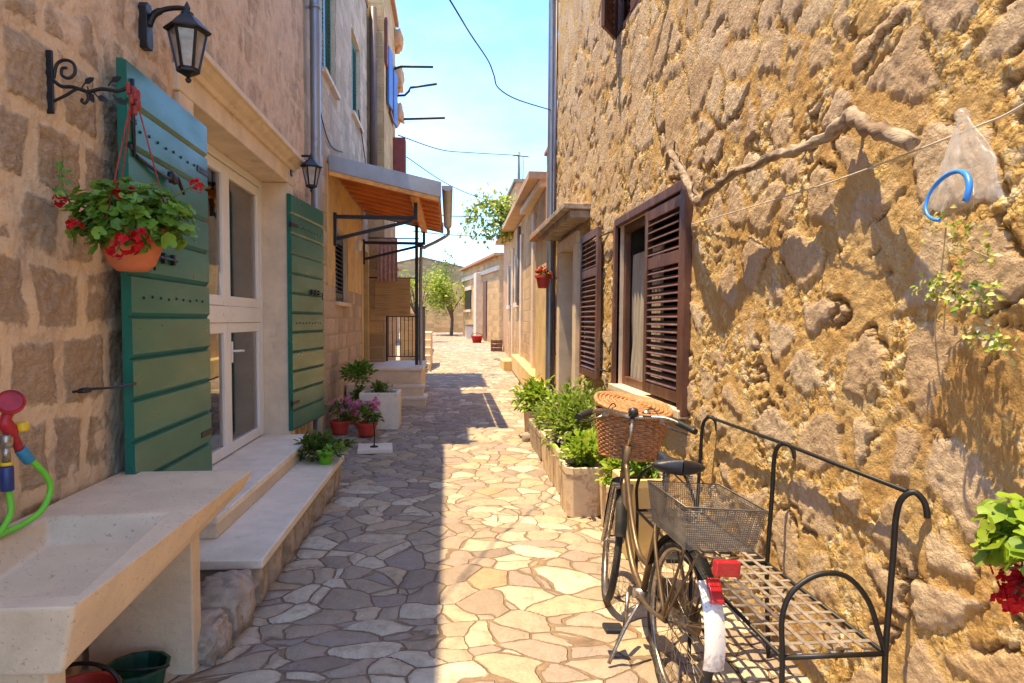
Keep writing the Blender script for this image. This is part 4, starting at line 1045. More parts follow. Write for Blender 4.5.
t = thing('bucket', 'dark green plastic bucket with wire handle under the stone trough', 'bucket', (-1.30, 2.92, 0))
m = MB(); m.lathe((-1.30,2.92,0), [(0,.0),(.09,.0),(.095,.01),(.118,.13),(.130,.132),(.130,.148),(.115,.148),(.09,.03),(0,.025)], 12, smooth=False); m.build('body', M['darkgreen'], t, bevel=.003)
m = MB(); m.tube(smooth_path([(-1.30+.13*math.cos(a), 2.92-.09*math.sin(a), .14+.03*math.sin(a)) for a in [PI*i/8 for i in range(9)]],3), .005, 6); m.build('handle', M['iron'], t)
t = thing('flowerpot', 'empty red brown pot with black hoop under the near end of the trough', 'flowerpot', (-1.36, 2.60, 0))
m = MB(); m.lathe((-1.36,2.60,0), [(0,0),(.09,0),(.12,.18),(.135,.182),(.135,.22),(.118,.22),(.088,.03),(0,.03)], 24); m.build('pot', M['redpot'], t, smooth_angle=35)
m = MB(); m.tube(smooth_path([(-1.36+.13*math.cos(a), 2.62, .22+.09*math.sin(a)) for a in [PI*i/8 for i in range(9)]],3), .008, 6); m.build('hoop', M['iron'], t)

for (c, r, sd, lab) in (((-1.15,3.52,.13),(.145,.155,.155),3,'rough grey boulder with flat top at the near end of the door steps'),
                        ((-1.14,3.27,.085),(.095,.12,.115),8,'lower pitted brown boulder beside the leg of the trough')):
    solo(MB().rock(c, r, sd, .24, 40, 26), 'boulder', M['boulder'], lab, 'boulder', (c[0],c[1],0))

# ------------------------------------------------------------------ door steps
t = thing('door_steps', 'two white limestone slabs leading up to the glazed door', 'steps', (-1.3, 5.2, 0))
m = MB(); m.box(-1.60,-1.0,3.73,6.62,.247,.30); m.build('lower_slab', M['limestone'], t, bevel=.008, segs=3)
m = MB(); m.box(-1.57,-1.36,4.10,6.62,.302,.39); m.build('upper_riser', M['dressed'], t, bevel=.004)
m = MB(); m.box(-1.57,-1.345,4.08,6.60,.392,.44); m.build('upper_slab', M['limestone'], t, bevel=.008, segs=3)
m = MB(); y = 3.80; i = 0
m.box(-1.58,-1.14,3.84,6.56,0,.244)
while y < 6.6:
    l = rnd.uniform(.2,.42); l = min(l, 6.62-y+.02)
    m.rock((-1.12,y+l/2,.118),(.10+rnd.uniform(-.015,.012),l/2+.012,.145),i+20,.16,18,12); y += l; i += 1
m.rock((-1.30,3.83,.115),(.17,.08,.14),41,.15)
m.build('riser', M['boulder'], t)

def bush(t, c, r, n, rg, mat, L=(.04,.07), W=.5, name='foliage', droop=.0, low=-1, hollow=.35):
    m = MB(); c = Vector(c)
    cl = [Vector((rg.gauss(0,1),rg.gauss(0,1),rg.gauss(0,1))).normalized()*rg.uniform(.2,.95) for _ in range(max(5,n//26))]
    for i in range(n):
        q_ = rg.choice(cl)+Vector((rg.gauss(0,.22),rg.gauss(0,.22),rg.gauss(0,.22)))
        if q_.length > 1.12: q_ = q_.normalized()*rg.uniform(.8,1.12)
        if q_.z < low: q_.z = low+rg.uniform(0,.2)
        p = c+Vector((q_.x*r[0], q_.y*r[1], q_.z*r[2]))
        d = (q_*.8+Vector((rg.uniform(-.7,.7),rg.uniform(-.7,.7),rg.uniform(-.2,.9)-droop))).normalized()
        nr = Vector((rg.uniform(-.5,.5),rg.uniform(-.5,.5),1))
        l = rg.uniform(*L); m.leaf(p, d, nr, l, l*W)
    return m.build(name, M[mat], t)
def stems(t, base, c, r, n, rg, mat='trunk', rad=.007):
    m = MB(); base = Vector(base); c = Vector(c)
    for i in range(n):
        d = Vector((rg.uniform(-1,1),rg.uniform(-1,1),rg.uniform(-.2,1))); e = c+Vector((d.x*r[0],d.y*r[1],d.z*r[2]))*.8
        b = base+Vector((rg.uniform(-.02,.02),rg.uniform(-.02,.02),0))
        m.tube(smooth_path([b,(b+e)/2+Vector((rg.uniform(-.03,.03),rg.uniform(-.03,.03),.03)),e],4), [rad*(1-.08*k) for k in range(9)], 5)
    return m.build('stems', M[mat], t)
rg = random.Random(11)
t = thing('potted_plant', 'spreading green plant with lime pot on the lower door step', 'plant', (-1.14, 6.33, .30))
m = MB(); m.lathe((-1.10,6.20,.30), [(0,0),(.05,0),(.07,.10),(.076,.10),(.076,.115),(.062,.115),(.05,.02),(0,.02)], 20); m.build('pot', M['hose'], t)
bush(t, (-1.16,6.36,.41), (.25,.24,.115), 420, rg, 'lf_dark', (.05,.09), .55, low=-.8)
bush(t, (-1.05,6.15,.42), (.10,.1,.08), 60, rg, 'lf_ger', (.04,.07), .6, 'young_leaves', low=-.6)

# flowers and box planter past the steps
def pot(t, c, r, h, mat): 
    m = MB(); m.lathe(c, [(0,0),(r*.68,0),(r*.92,h*.8),(r,h*.8),(r*1.02,h),(r*.9,h),(r*.8,h*.82),(0,h*.8)], 24); o = m.build('pot', M[mat], t, smooth_angle=38)
    return o
for (x, y, lab, n) in ((-1.44,9.15,'pink flowering plant in a red pot against the left wall',5),(-1.07,9.00,'pink flowering plant in a red pot before the white box planter',6)):
    z = ground_z(y)+.03
    t = thing('flowerpot', lab, 'flowerpot', (x,y,z), 'pink flowers in red pots'); pot(t, (x,y,z), .14, .17, 'redpot')
    bush(t, (x,y,z+.25), (.20,.18,.14), 200, rg, 'lf_bush', (.05,.08), .6, low=-.5)
    for k in range(n*2):
        a = rg.uniform(0,6.3); rr = rg.uniform(.02,.19)
        flower_head(t, (x+rr*math.cos(a), y+rr*math.sin(a), z+.33+rg.uniform(-.04,.12)), .062, 10, rg, 'petal_pink')
x, y, z = -.96, 9.75, .085
t = thing('box_planter', 'square white stone planter box with low green plants', 'planter', (x,y,z))
m = MB(); 
for (a, b, c_, d_) in ((-.27,.27,-.27,-.22),(-.27,.27,.22,.27),(-.27,-.22,-.218,.218),(.22,.27,-.218,.218)): m.box(x+a, x+b, y+c_, y+d_, z-.01, z+.50)
m.build('box', M['limestone'], t, bevel=.01)
m = MB(); m.box(x-.218,x+.218,y-.218,y+.218,z,z+.45); m.build('soil', M['soil'], t)
bush(t, (x+.02,y,z+.52), (.2,.2,.09), 240, rg, 'lf_bush', (.05,.09), .35, low=-.6)
x, y, z = -1.32, 9.98, .075
t = thing('potted_plant', 'tall bushy green plant in a dark pot behind the box planter', 'plant', (x,y,z))
pot(t, (x,y,z), .15, .28, 'terracotta'); stems(t, (x,y,z+.25), (x,y,z+.6), (.12,.12,.2), 6, rg, 'stem')
bush(t, (x,y,z+.74), (.21,.20,.17), 330, rg, 'lf_ger', (.06,.10), .6)
bush(t, (x+.05,y-.1,z+.42), (.13,.13,.16), 130, rg, 'lf_bush', (.05,.08), .5, 'low_leaves')
t = thing('stone_tile', 'flat square stone slab lying on the paving past the door steps', 'slab', (-.88,7.9,.035))
m = MB(); m.obox((-.87,8.15,.068),(.20,.02,0),(-.02,.22,0),(0,0,.022)); m.build('slab', M['limestone'], t, bevel=.006)
t = thing('plant_stake', 'thin bent wire stake standing on the flat stone slab', 'stake', (-.9,8.1,.09))
m = MB(); m.tube(smooth_path([(-.88,8.12,.089),(-.875,8.12,.25),(-.89,8.12,.40),(-.93,8.12,.44),(-.96,8.12,.38)],4), .008, 6); m.build('wire', M['rod'], t)
m = MB(); m.lathe((-.88,8.12,.09), [(0,0),(.05,0),(.045,.012),(.012,.02),(.01,.03),(0,.03)], 16); m.build('foot', M['rod'], t)
x, y = -1.50, 10.9
solo(MB().box(-1.59,-1.37,10.75,11.0,.05,.58), 'stone_block', M['dressed'], 'upright pale stone block against the wall before the porch steps', 'stone', (x,y,.08), bevel=.015)

# ------------------------------------------------------------------ planters along the right wall
def planter_box(label, x0, x1, y0, y1, z1, mat, cham=.05, group='planters along the rubble wall', taper=.9, z0=None):
    z0 = ground_z((y0+y1)/2)+.012 if z0 is None else z0
    cx, cy = (x0+x1)/2, (y0+y1)/2
    t = thing('planter', label, 'planter', (cx,cy,z0), group)
    def ring(k, z, ins=0):
        a, b = (x1-x0)/2*k-ins, (y1-y0)/2*k-ins; c_ = max(.004, cham*k-ins*.4)
        return [(cx+sx*u, cy+sy*v, z) for sx, sy, u, v in ((1,-1,a-c_,b),(1,-1,a,b-c_),(1,1,a,b-c_),(1,1,a-c_,b),(-1,1,a-c_,b),(-1,1,a,b-c_),(-1,-1,a,b-c_),(-1,-1,a-c_,b))]
    rs = [ring(taper,z0), ring(1,z1-.06), ring(1.03,z1-.055), ring(1.03,z1), ring(1,z1,.035), ring(1,z1-.05,.04)]
    m = MB(); vs = sum(rs, []); fs = [tuple(reversed(range(8)))]
    for i in range(len(rs)-1): fs += [(i*8+j, i*8+(j+1) % 8, (i+1)*8+(j+1) % 8, (i+1)*8+j) for j in range(8)]
    m.add(vs, fs); m.build('box', M[mat], t, bevel=.006)
    m = MB(); m.v = ring(1,z1-.05,.038); m.f = [tuple(range(8))]; m.s = [False]; m.m = [0]; m.build('soil', M['soil'], t)
    return t, Vector((cx,cy,z1))
rg = random.Random(5)
t, c = planter_box('pale stone planter box with lime green plant before the bicycle', .94, 1.25, 5.34, 5.80, .42, 'planter')
bush(t, c+Vector((.06,-.04,.09)), (.28,.26,.14), 560, rg, 'lf_lime', (.05,.085), .6, low=-.7)
t, c = planter_box('smaller pale planter tucked between stone planter and yellow planter', 1.17, 1.42, 4.88, 5.2, .38, 'planter', .03)
bush(t, c+Vector((.0,0,.08)), (.17,.17,.12), 230, rg, 'lf_lime', (.05,.08), .6, low=-.6)
t, c = planter_box('tall yellow tapered planter behind the front wheel of the bicycle', 1.14, 1.45, 4.32, 4.66, .56, 'yelplanter', .03, taper=.72)
bush(t, c+Vector((.0,0,.07)), (.16,.16,.10), 200, rg, 'lf_ger', (.05,.08), .6, low=-.5)
t, c = planter_box('long weathered stone planter with a tall variegated shrub', .98, 1.36, 6.0, 7.25, .42, 'planter', .04)
stems(t, c+Vector((0,-.2,-.02)), c+Vector((0,-.2,.25)), (.2,.3,.2), 12, rg)
bush(t, c+Vector((.02,-.16,.22)), (.30,.55,.34), 1400, rg, 'lf_bush', (.04,.075), .55, low=-.85)
bush(t, c+Vector((.02,-.16,.26)), (.30,.54,.33), 420, rg, 'lf_lime', (.04,.07), .55, 'pale_leaves', low=-.6)
for k in range(5): flower_head(t, c+Vector((-.05+.07*k-.12,-.62+.05*k,.10+.05*(k % 3))), .032, 9, rg, 'petal_white')
t, c = planter_box('long dark weathered planter farther along the rubble wall', 1.0, 1.34, 7.4, 8.5, .36, 'boulder', .03)
bush(t, c+Vector((0,-.1,.12)), (.2,.5,.15), 380, rg, 'lf_bush', (.05,.08), .5, low=-.7)
t, c = planter_box('farthest planter with bright yellow green leaves by the doorway', 1.0, 1.3, 8.7, 9.1, .42, 'planter', .03)
bush(t, c+Vector((-.02,-.05,.20)), (.28,.3,.24), 420, rg, 'lf_lime', (.07,.12), .6, low=-.8)
for (x,y,r,sd,lab) in ((1.0,8.62,.07,3,'small dark stone lying at the end of the weathered planter'),(1.30,5.28,.06,7,'small rounded stone beside the pale planter box')):
    solo(MB().rock((x,y,ground_z(y)+r*.8),(r,r,r*.9),sd,.2), 'loose_stone', M['boulder'], lab, 'stone', (x,y,ground_z(y)))
#PART4
# ------------------------------------------------------------------ bicycle
LEAN = R(4.5)
BO = Vector((.93, 2.72, .0)); BF = Vector((-.042, 1, 0)).normalized()
BV = Vector((math.sin(LEAN), 0, math.cos(LEAN))); BW = BF.cross(BV).normalized(); BV = BW.cross(BF).normalized()
def B(u, v, w=0.0): return BO + BF*u + BV*v + BW*w
MW = Matrix((BF, BV, BW)).transposed()
t = thing('bicycle', 'old step through city bicycle with wicker front basket leaning by the iron bench', 'bicycle', tuple(BO))
B0 = B; STEER = R(-12); AX_P = B0(.90,.70); AX = (B0(.865,.93)-B0(.905,.70)).normalized(); SR = Matrix.Rotation(STEER, 3, AX)
def BS(u, v, w=0.0): return AX_P + SR @ (B0(u, v, w)-AX_P)     # front assembly turned about the steering axis
MS = SR @ MW
def T(m, pts, r, n=10, k=0): m.tube([B(*p) for p in (smooth_path([Vector(p) for p in pts], k) if k else [Vector(p) for p in pts])], r, n)
RH, FH, WR = (0,.345), (1.06,.345), .318
MW0 = MW
for hub in (RH, FH):
    B, MW = (B0, MW0) if hub is RH else (BS, MS)
    c = B(*hub)
    m = MB(); m.lathe(c, [(WR+.020*math.cos(a), .020*math.sin(a)) for a in [2*PI*i/10 for i in range(11)]], 56, MW); wh = m.build('wheel', M['tyre'], t)
    m = MB(); m.lathe(c, [(WR-.018,-.013),(WR-.026,-.012),(WR-.034,0),(WR-.026,.012),(WR-.018,.013),(WR-.018,-.013)], 56, MW); m.build('rim', M['chrome'], wh)
    m = MB(); m.lathe(c, [(0,-.05),(.009,-.05),(.009,-.036),(.024,-.034),(.024,-.028),(.014,-.024),(.014,.024),(.024,.028),(.024,.034),(.009,.036),(.009,.05),(0,.05)], 18, MW); m.build('hub', M['chrome'], wh, smooth_angle=40)
    m = MB()
    for i in range(32):
        a = 2*PI*i/32; sd = 1 if i % 2 else -1; b_ = a+(.9 if (i//2) % 2 else -.9)
        m.tube([B(hub[0]+.022*math.cos(b_), hub[1]+.022*math.sin(b_), .03*sd), B(hub[0]+(WR-.03)*math.cos(a), hub[1]+(WR-.03)*math.sin(a), 0)], .0013, 4, caps=False)
    m.build('spokes', M['chrome'], wh)
B, MW = B0, MW0
# mudguards
def guard(hub, a0, a1, rad, mat, n=30, name='mudguard', wd=.030, th=.003):
    m = MB()
    for o, rev in ((0,False),(th,True)):
        b = len(m.v)
        m.grid(lambda i, j: B(hub[0]+(rad+o+.012*math.cos((j-.5)*PI))*math.cos(a0+(a1-a0)*i), hub[1]+(rad+o+.012*math.cos((j-.5)*PI))*math.sin(a0+(a1-a0)*i), (j-.5)*2*wd), n, 6)
        if rev: m.f[len(m.f)//2:] = [tuple(reversed(f)) for f in m.f[len(m.f)//2:]]
    return m.build(name, mat, t)
rg_ = guard(RH, R(20), R(132), .350, M['mudguard'])
tail = guard(RH, R(132), R(184), .3525, M['white'], name='rear_mudguard_tail', wd=.040)
B = BS; guard(FH, R(-5), R(160), .350, M['mudguard']); B = B0
m = MB()
ca = R(139.5); cc = B(RH[0]+.378*math.cos(ca), RH[1]+.378*math.sin(ca), .008); rn = (BF*math.cos(ca)+BV*math.sin(ca)); tn = (-BF*math.sin(ca)+BV*math.cos(ca))
m.obox(cc, rn*.012, tn*.048, BW*.026); m.build('reflector', M['reflector'], tail, bevel=.006)
# mudguard stays
m = MB()
for a in (R(100), R(160), R(188)):
    for s in (-1, 1): m.tube([B(0,.345,.05*s), B(.355*math.cos(a), .345+.355*math.sin(a), .034*s)], .003, 5)
m.build('mudguard_stays', M['bikepaint'], t)
# frame
m = MB()
T(m, [(.865,.93),(.905,.70)], .019, 12)
T(m, [(.892,.74),(.78,.52),(.62,.36),(.44,.29)], .017, 12, 5)
T(m, [(.878,.83),(.72,.60),(.55,.45),(.385,.44)], .0135, 12, 5)
T(m, [(.44,.29),(.285,.80)], .016, 12)
for s in (-1, 1):
    T(m, [(.44,.29,.025*s),(.2,.315,.055*s),(0,.345,.055*s)], .010, 8, 4)
    T(m, [(.30,.74,.015*s),(.22,.62,.05*s),(0,.345,.058*s)], .008, 8, 4)
fr = m.build('frame', M['bikepaint'], t)
m = MB(); m.tube([B(.44,.29,-.045), B(.44,.29,.045)], .024, 14); m.build('bottom_bracket', M['chrome'], fr)
B = BS
m = MB()
T(m, [(.905,.70,-.05),(.905,.70,.05)], .013, 8)
for s in (-1, 1): T(m, [(.905,.71,.048*s),(.93,.60,.052*s),(.97,.47,.054*s),(1.06,.345,.055*s)], .0115, 10, 5)
m.build('fork', M['chrome'], t)
m = MB(); T(m, [(.865,.93),(.835,1.06)], .012, 10); T(m, [(.835,1.05),(.86,1.085)], .014, 10); st_ = m.build('stem', M['chrome'], t)
m = MB(); T(m, [(.66,1.075,-.295),(.72,1.085,-.26),(.82,1.105,-.17),(.865,1.09,-.06),(.865,1.085,0),(.865,1.09,.06),(.82,1.105,.17),(.72,1.085,.26),(.66,1.075,.295)], .0115, 10, 5); hb = m.build('handlebar', M['chrome'], t)
for s in (-1, 1):
    m = MB(); T(m, [(.775,1.095,.225*s),(.72,1.086,.262*s),(.655,1.074,.298*s)], .0165, 12, 4); m.build('grip', M['blackplastic'], hb)
    m = MB(); T(m, [(.84,1.085,.15*s),(.83,1.06,.19*s),(.77,1.05,.24*s),(.71,1.045,.28*s)], .006, 6, 4); m.obox(B(.835,1.09,.15*s), BF*.016, BV*.014, BW*.016); m.build('brake_lever', M['chrome'], hb)
    m = MB(); T(m, [(.84,1.09,.15*s),(.93,1.14,.10*s),(.97,1.02,.05*s),(.92,.86,.02*s),(.90,.74,.02*s)], .0035, 6, 6); m.build('brake_cable', M['cable'], hb)
m = MB(); m.lathe(B(.85,1.115,.07), [(0,.022),(.014,.019),(.024,.008),(.026,0),(0,0)], 18, Matrix((BF,BW,BV)).transposed()); m.build('bell', M['chrome'], hb)
m = MB(); m.lathe(B(.85,1.11,0), [(0,.03),(.022,.024),(.030,.0),(.02,-.02),(0,-.02)], 16, Matrix((BF,BW,BV)).transposed()); m.build('clamp', M['blackplastic'], st_)
B = B0
# cranks, chain case, pedals
m = MB(); m.lathe(B(.44,.29,.062), [(.0,-.003),(.088,-.003),(.09,0),(.088,.003),(0,.003)], 36, MW); m.build('chainring', M['chrome'], t, smooth_angle=40)
m = MB()
for s in (1,-1):
    pr = [(.44+.10*math.cos(a), .29+.10*math.sin(a)) for a in [R(-90)+PI*i/12 for i in range(13)]] + [(.0+.06*math.cos(a), .345+.06*math.sin(a)) for a in [R(90)+PI*i/8 for i in range(9)]]
m.prism(pr, tuple(B(0,0,.068)), BF, BV, BW*.012); m.build('chain_case', M['bikepaint'], t, bevel=.004)
for s, a in ((1, R(75)), (-1, R(255))):
    e = (.44+.165*math.cos(a), .29+.165*math.sin(a))
    m = MB(); T(m, [(.44,.29,.075*s),(e[0],e[1],.09*s)], .010, 8); cr = m.build('crank', M['chrome'], t)
    m = MB(); m.obox(B(e[0],e[1],.145*s), BF*.042, BV*.012, BW*.045); m.build('pedal', M['blackplastic'], cr, bevel=.006)
m = MB(); T(m, [(.34,.28,-.05),(.30,.16,-.13),(.28,.02,-.19)], .009, 8, 4); m.build('kickstand', M['chrome'], t)
# saddle
m = MB(); T(m, [(.285,.80),(.27,.93)], .0125, 10); m.build('seat_post', M['chrome'], t)
m = MB()
def sad(i, j):
    k = i; x = .40-.30*k
    wd = .020+.022*k+ .085*max(0, min(1, (k-.45)/.35))**1.0
    if k > .82: wd *= math.sqrt(max(0.0004, 1-((k-.82)/.18)**2))
    if k < .08: wd *= math.sqrt(k/.08+.01)
    a = 2*PI*j
    y = wd*math.cos(a); z = (.030 if math.sin(a) > 0 else .034)*math.sin(a)*(1 if math.sin(a) > 0 else 1.1)
    z += .012*k - .010*math.sin(PI*k)
    return B(x, .965+z, y)
m.grid(sad, 26, 22); m.build('saddle', M['saddle'], t)
m = MB()
for s in (-1, 1):
    m.tube([B(.15+.012*math.cos(q_*1.0), .875+.0016*q_, .055*s+.012*math.sin(q_)) for q_ in [i*.5 for i in range(76)]], .003, 5)
    T(m, [(.36,.94,.02*s),(.27,.915,.025*s),(.15,.878,.055*s)], .004, 6)
m.build('saddle_springs', M['chrome'], t)
# carrier, lamp, wire basket
m = MB()
for s in (-1, 1):
    T(m, [(.24,.72,.03*s),(.16,.735,.065*s),(-.33,.735,.065*s),(-.36,.735,.0)], .006, 7)
    T(m, [(-.28,.732,.066*s),(-.02,.37,.065*s)], .0055, 7); T(m, [(-.16,.732,.066*s),(-.0,.37,.066*s)], .0055, 7)
for u in (-.28,-.12,.05): T(m, [(u,.735,-.065),(u,.735,.065)], .005, 6)
T(m, [(.2,.737,0),(-.35,.737,0)], .005, 6)
ca_ = m.build('carrier', M['bikepaint'], t)
m = MB(); m.obox(B(-.375,.71,.0), BF*.018, BV*.028, BW*.048); m.build('tail_lamp', M['reflector'], ca_, bevel=.006)
m = MB()
U0, U1, W0, Vb, Vt = -.31, .05, .135, .752, .915
def bp(a, k):   # rounded rectangle path, flaring upwards
    e = 1+.18*k; uc, hu = (U0+U1)/2, (U1-U0)/2
    P_ = [(-1,-1),(1,-1),(1,1),(-1,1)]; i = int(a*4) % 4; f_ = a*4-int(a*4)
    p, q_ = P_[i], P_[(i+1) % 4]; x, y = p[0]+(q_[0]-p[0])*f_, p[1]+(q_[1]-p[1])*f_
    return B(uc+x*hu*(1+.16*k), Vb+(Vt-Vb)*k, y*W0*e)
for i in range(20):
    k = i/19; m.tube([bp(a/4+.0001, k) for a in range(4)], .0042 if i == 19 else .0014, 4, closed=True)
for i in range(140): m.tube([bp(i/140, 0), bp(i/140, 1)], .0013, 4, caps=False)
for i in range(29):
    u = U0+(U1-U0)*i/28; m.tube([B(u,Vb,-W0), B(u,Vb,W0)], .0013, 4, caps=False)
    y = -W0+2*W0*i/28; m.tube([B(U0,Vb,y), B(U1,Vb,y)], .0013, 4, caps=False)
m.build('wire_basket', M['wire'], t)
# wicker front basket with hooped lid
B = BS; m = MB()
def wk(a, k, o=0):
    e = 2.6; c_, s_ = math.cos(a), math.sin(a)
    x = math.copysign(abs(c_)**(2/e), c_); y = math.copysign(abs(s_)**(2/e), s_)
    return B(1.055+x*(.105+.035*k+o)-.0*k, .845+.235*k, .02+y*(.155+.045*k+o))
NR = 20
for i in range(NR):
    k = (i+.5)/NR; m.tube([wk(2*PI*j/72, k, .0045*(1 if (j//2+i) % 2 else -1)) for j in range(72)], .0072, 5, closed=True)
for j in range(36): m.tube([wk(2*PI*j/36+.04, k) for k in (0,.25,.5,.75,1)], .0045, 5)
m.tube([wk(2*PI*j/60, 1.02, .004) for j in range(60)], .013, 7, closed=True)
m.tube([wk(2*PI*j/60, .0, .0) for j in range(60)], .010, 6, closed=True)
m.grid(lambda a, b: B(1.055+(a-.5)*.20, .848, .02+(b-.5)*.30), 8, 8)
wb = m.build('wicker_basket', M['wicker'], t)
m = MB()
def ld(a, r): 
    p = wk(a, 1.0, .012); c = B(1.055,1.08,.02); d = (p-c)*r
    return c + d + BV*(.018+.075*(d.dot(BF)/.15*.5+.5)*1.0) + BV*.018*(1-r*r)
for i in range(9): m.tube([ld(2*PI*j/60, 1-i*.11) for j in range(60)], .0075 if i else .013, 6, closed=True)
m.grid(lambda a, b: ld(2*PI*a, .02+.96*b)-BV*.002, 40, 6)
m.build('lid', M['wicker'], wb); B = B0

# ------------------------------------------------------------------ wrought iron bench
t = thing('garden_bench', 'black iron rod garden bench with lattice seat against the rubble wall', 'bench', (1.33, 3.05, 0))
YN, YM, YF, XF, XB, ZS = 2.17, 3.05, 3.97, 1.13, 1.50, .46
m = MB(); m.tube([(XF,YN,ZS),(XF,YF,ZS)], .0085, 8); m.tube([(XB,YN,ZS),(XB,YF,ZS)], .0085, 8)
for y in (YN, YM, YF): m.tube([(XF,y,ZS),(XB,y,ZS)], .009, 8)
m.tube([(XF+.02,YN,.20),(XF+.02,YF,.20)], .006, 8)
m.build('seat_frame', M['rod'], t)
m = MB(); n = 22
for k in range(1, n):
    y = YN+(YF-YN)*k/n; m.obox(((XF+XB)/2,y,ZS+.004+(.003 if k % 2 else 0)), ((XB-XF)/2,0,0), (0,.0105,0), (0,0,.0016))
for k in range(1, 6):
    x = XF+(XB-XF)*k/6; m.obox((x,(YN+YF)/2,ZS+.0095), (.009,0,0), (0,(YF-YN)/2,0), (0,0,.0016))
m.build('seat', M['strip'], t)
for y in (YN, YM, YF):
    m = MB(); m.tube(smooth_path([(XB+.02,y,0),(XB+.005,y,.25),(XB,y,ZS),(XB+.015,y,.80),(XB+.02,y,.95),(XB+.03,y-.01,1.015),(XB+.06,y-.03,1.035),(XB+.085,y-.05,1.01),(XB+.09,y-.06,.97)] if y == YM else
        [(XB+.02,y,0),(XB+.005,y,.25),(XB,y,ZS),(XB+.015,y,.80),(XB+.02,y,.93),(XB+.03,y-.01,1.0),(XB+.06,y-.03,1.03),(XB+.085,y-.05,1.0),(XB+.09,y-.06,.95)],5), .0105, 9); m.build('back_upright', M['rod'], t)
for y in (YN, YF):
    m = MB(); m.tube(smooth_path([(XF+.0,y,0),(XF,y,.25),(XF,y,ZS),(XF-.005,y,.60),(XF+.03,y,.69),(XF+.12,y,.745),(XF+.22,y,.735),(XF+.30,y,.65),(XF+.345,y,.53),(XB,y,ZS)],5), .0095, 9); m.build('leg_and_armrest', M['rod'], t)
m = MB(); m.tube([(XF,YM,0),(XF,YM,ZS)], .009, 8); m.build('leg', M['rod'], t)
m = MB(); m.tube([(XB+.045,YN-.02,1.03),(XB+.045,YM-.02,1.037),(XB+.045,YF-.02,1.03)], .009, 8); m.build('back_rail', M['rod'], t)

# ------------------------------------------------------------------ things on the rubble wall
t = thing('dry_branch', 'twisted dry vine branch sticking out along the rubble wall', 'branch', (1.48, 3.0, 2.35))
P_ = [(1.50,4.70,2.66),(1.48,4.55,2.735),(1.45,4.32,2.62),(1.44,4.12,2.48),(1.44,3.99,2.35),(1.44,3.87,2.285),(1.44,3.74,2.31),(1.46,3.58,2.355),(1.47,3.38,2.362),(1.475,3.17,2.358),(1.48,3.0,2.35),(1.49,2.86,2.342),(1.51,2.70,2.345),(1.53,2.60,2.37),(1.535,2.53,2.385),(1.52,2.45,2.345),(1.50,2.38,2.305),(1.48,2.25,2.25),(1.465,2.08,2.175)]
rr = [.014,.022,.027,.029,.031,.032,.028,.023,.020,.021,.022,.023,.024,.031,.034,.030,.027,.027,.027]
sp_ = smooth_path(P_, 5); rs = [rr[min(i//5, len(rr)-1)]*(1-(i % 5)/5)+rr[min(i//5+1, len(rr)-1)]*((i % 5)/5) for i in range(len(sp_))]
rs = [r*(.92+.34*mnoise.noise(Vector((i*.6,1,2)))) for i, r in enumerate(rs)]
m = MB(); m.tube([p+Vector((.012*mnoise.noise(Vector((i*.35,0,0))),0,.020*mnoise.noise(Vector((i*.35,7,0))))) for i, p in enumerate(sp_)], rs, 18)
m.v = [tuple(Vector(v)+.011*mnoise.noise_vector(Vector(v)*16)+.006*mnoise.noise_vector(Vector((v[0]*60,v[1]*14,v[2]*60)))) for v in m.v]; m.build('limb', M['branch'], t)
for pts, r in (([(1.49,4.50,2.715),(1.46,4.40,2.76),(1.44,4.30,2.74),(1.44,4.27,2.68)],.007),([(1.46,4.3,2.59),(1.43,4.2,2.63),(1.43,4.12,2.60)],.006),([(1.46,3.80,2.31),(1.44,3.82,2.38),(1.44,3.78,2.42)],.008),
               ([(1.46,3.88,2.31),(1.42,3.94,2.36),(1.42,3.90,2.41),(1.44,3.84,2.385)],.006),([(1.46,3.62,2.35),(1.44,3.60,2.41),(1.43,3.64,2.45)],.005),([(1.47,3.2,2.35),(1.45,3.18,2.30)],.008),([(1.5,2.8,2.33),(1.47,2.78,2.28)],.009)):
    m = MB(); s_ = smooth_path(pts, 4); m.tube(s_, [r*(1-.6*i/(len(s_)-1)) for i in range(len(s_))], 6); m.build('twig', M['branch'], t)
m = MB(); m.tube([(1.66,2.56,2.375),(1.53,2.56,2.375)], .012, 8); m.build('wall_spur', M['branch'], t)
cl_pts = [(1.60,1.25,2.32),(1.47,1.637,2.166),(1.485,1.86,2.155),(1.52,2.6,2.16),(1.55,3.4,2.19),(1.585,4.40,2.235)]
solo(MB().tube(smooth_path(cl_pts,8), .0032, 6), 'clothesline', M['line'], 'thin pale clothesline running along the rubble wall to the window', 'line', (1.5,2.5,2.2))
t = thing('plastic_bag', 'clear plastic bag with blue hoop hanging from the clothesline', 'bag', (1.47, 1.865, 2.155))
rg = random.Random(2)
m = MB()
def bag(a, b):
    k = b**.7; th = 2*PI*a
    fold = 1+.16*math.sin(th*5+b*2)+.10*math.sin(th*11+1)
    wy, wx = .012+.125*k, .012+.030*k
    x = 1.468-wx*math.cos(th)*fold; y = 1.865+wy*math.sin(th)*fold*(1+.12*math.sin(b*6+th)) - .015*b
    return (x, y, 2.165-.225*b*(1+.06*math.sin(th*3))+.03*(1-b)*math.sin(th*4))
m.grid(bag, 96, 34); m.v = [tuple(Vector(v)+(.35+.65*min(1,(2.165-v[2])/.1))*(.012*mnoise.noise_vector(Vector((v[0]*22,v[1]*22,v[2]*9)))+.006*mnoise.noise_vector(Vector((v[0]*60,v[1]*60,v[2]*26))))) for v in m.v]; m.build('film', M['plasticbag'], t)
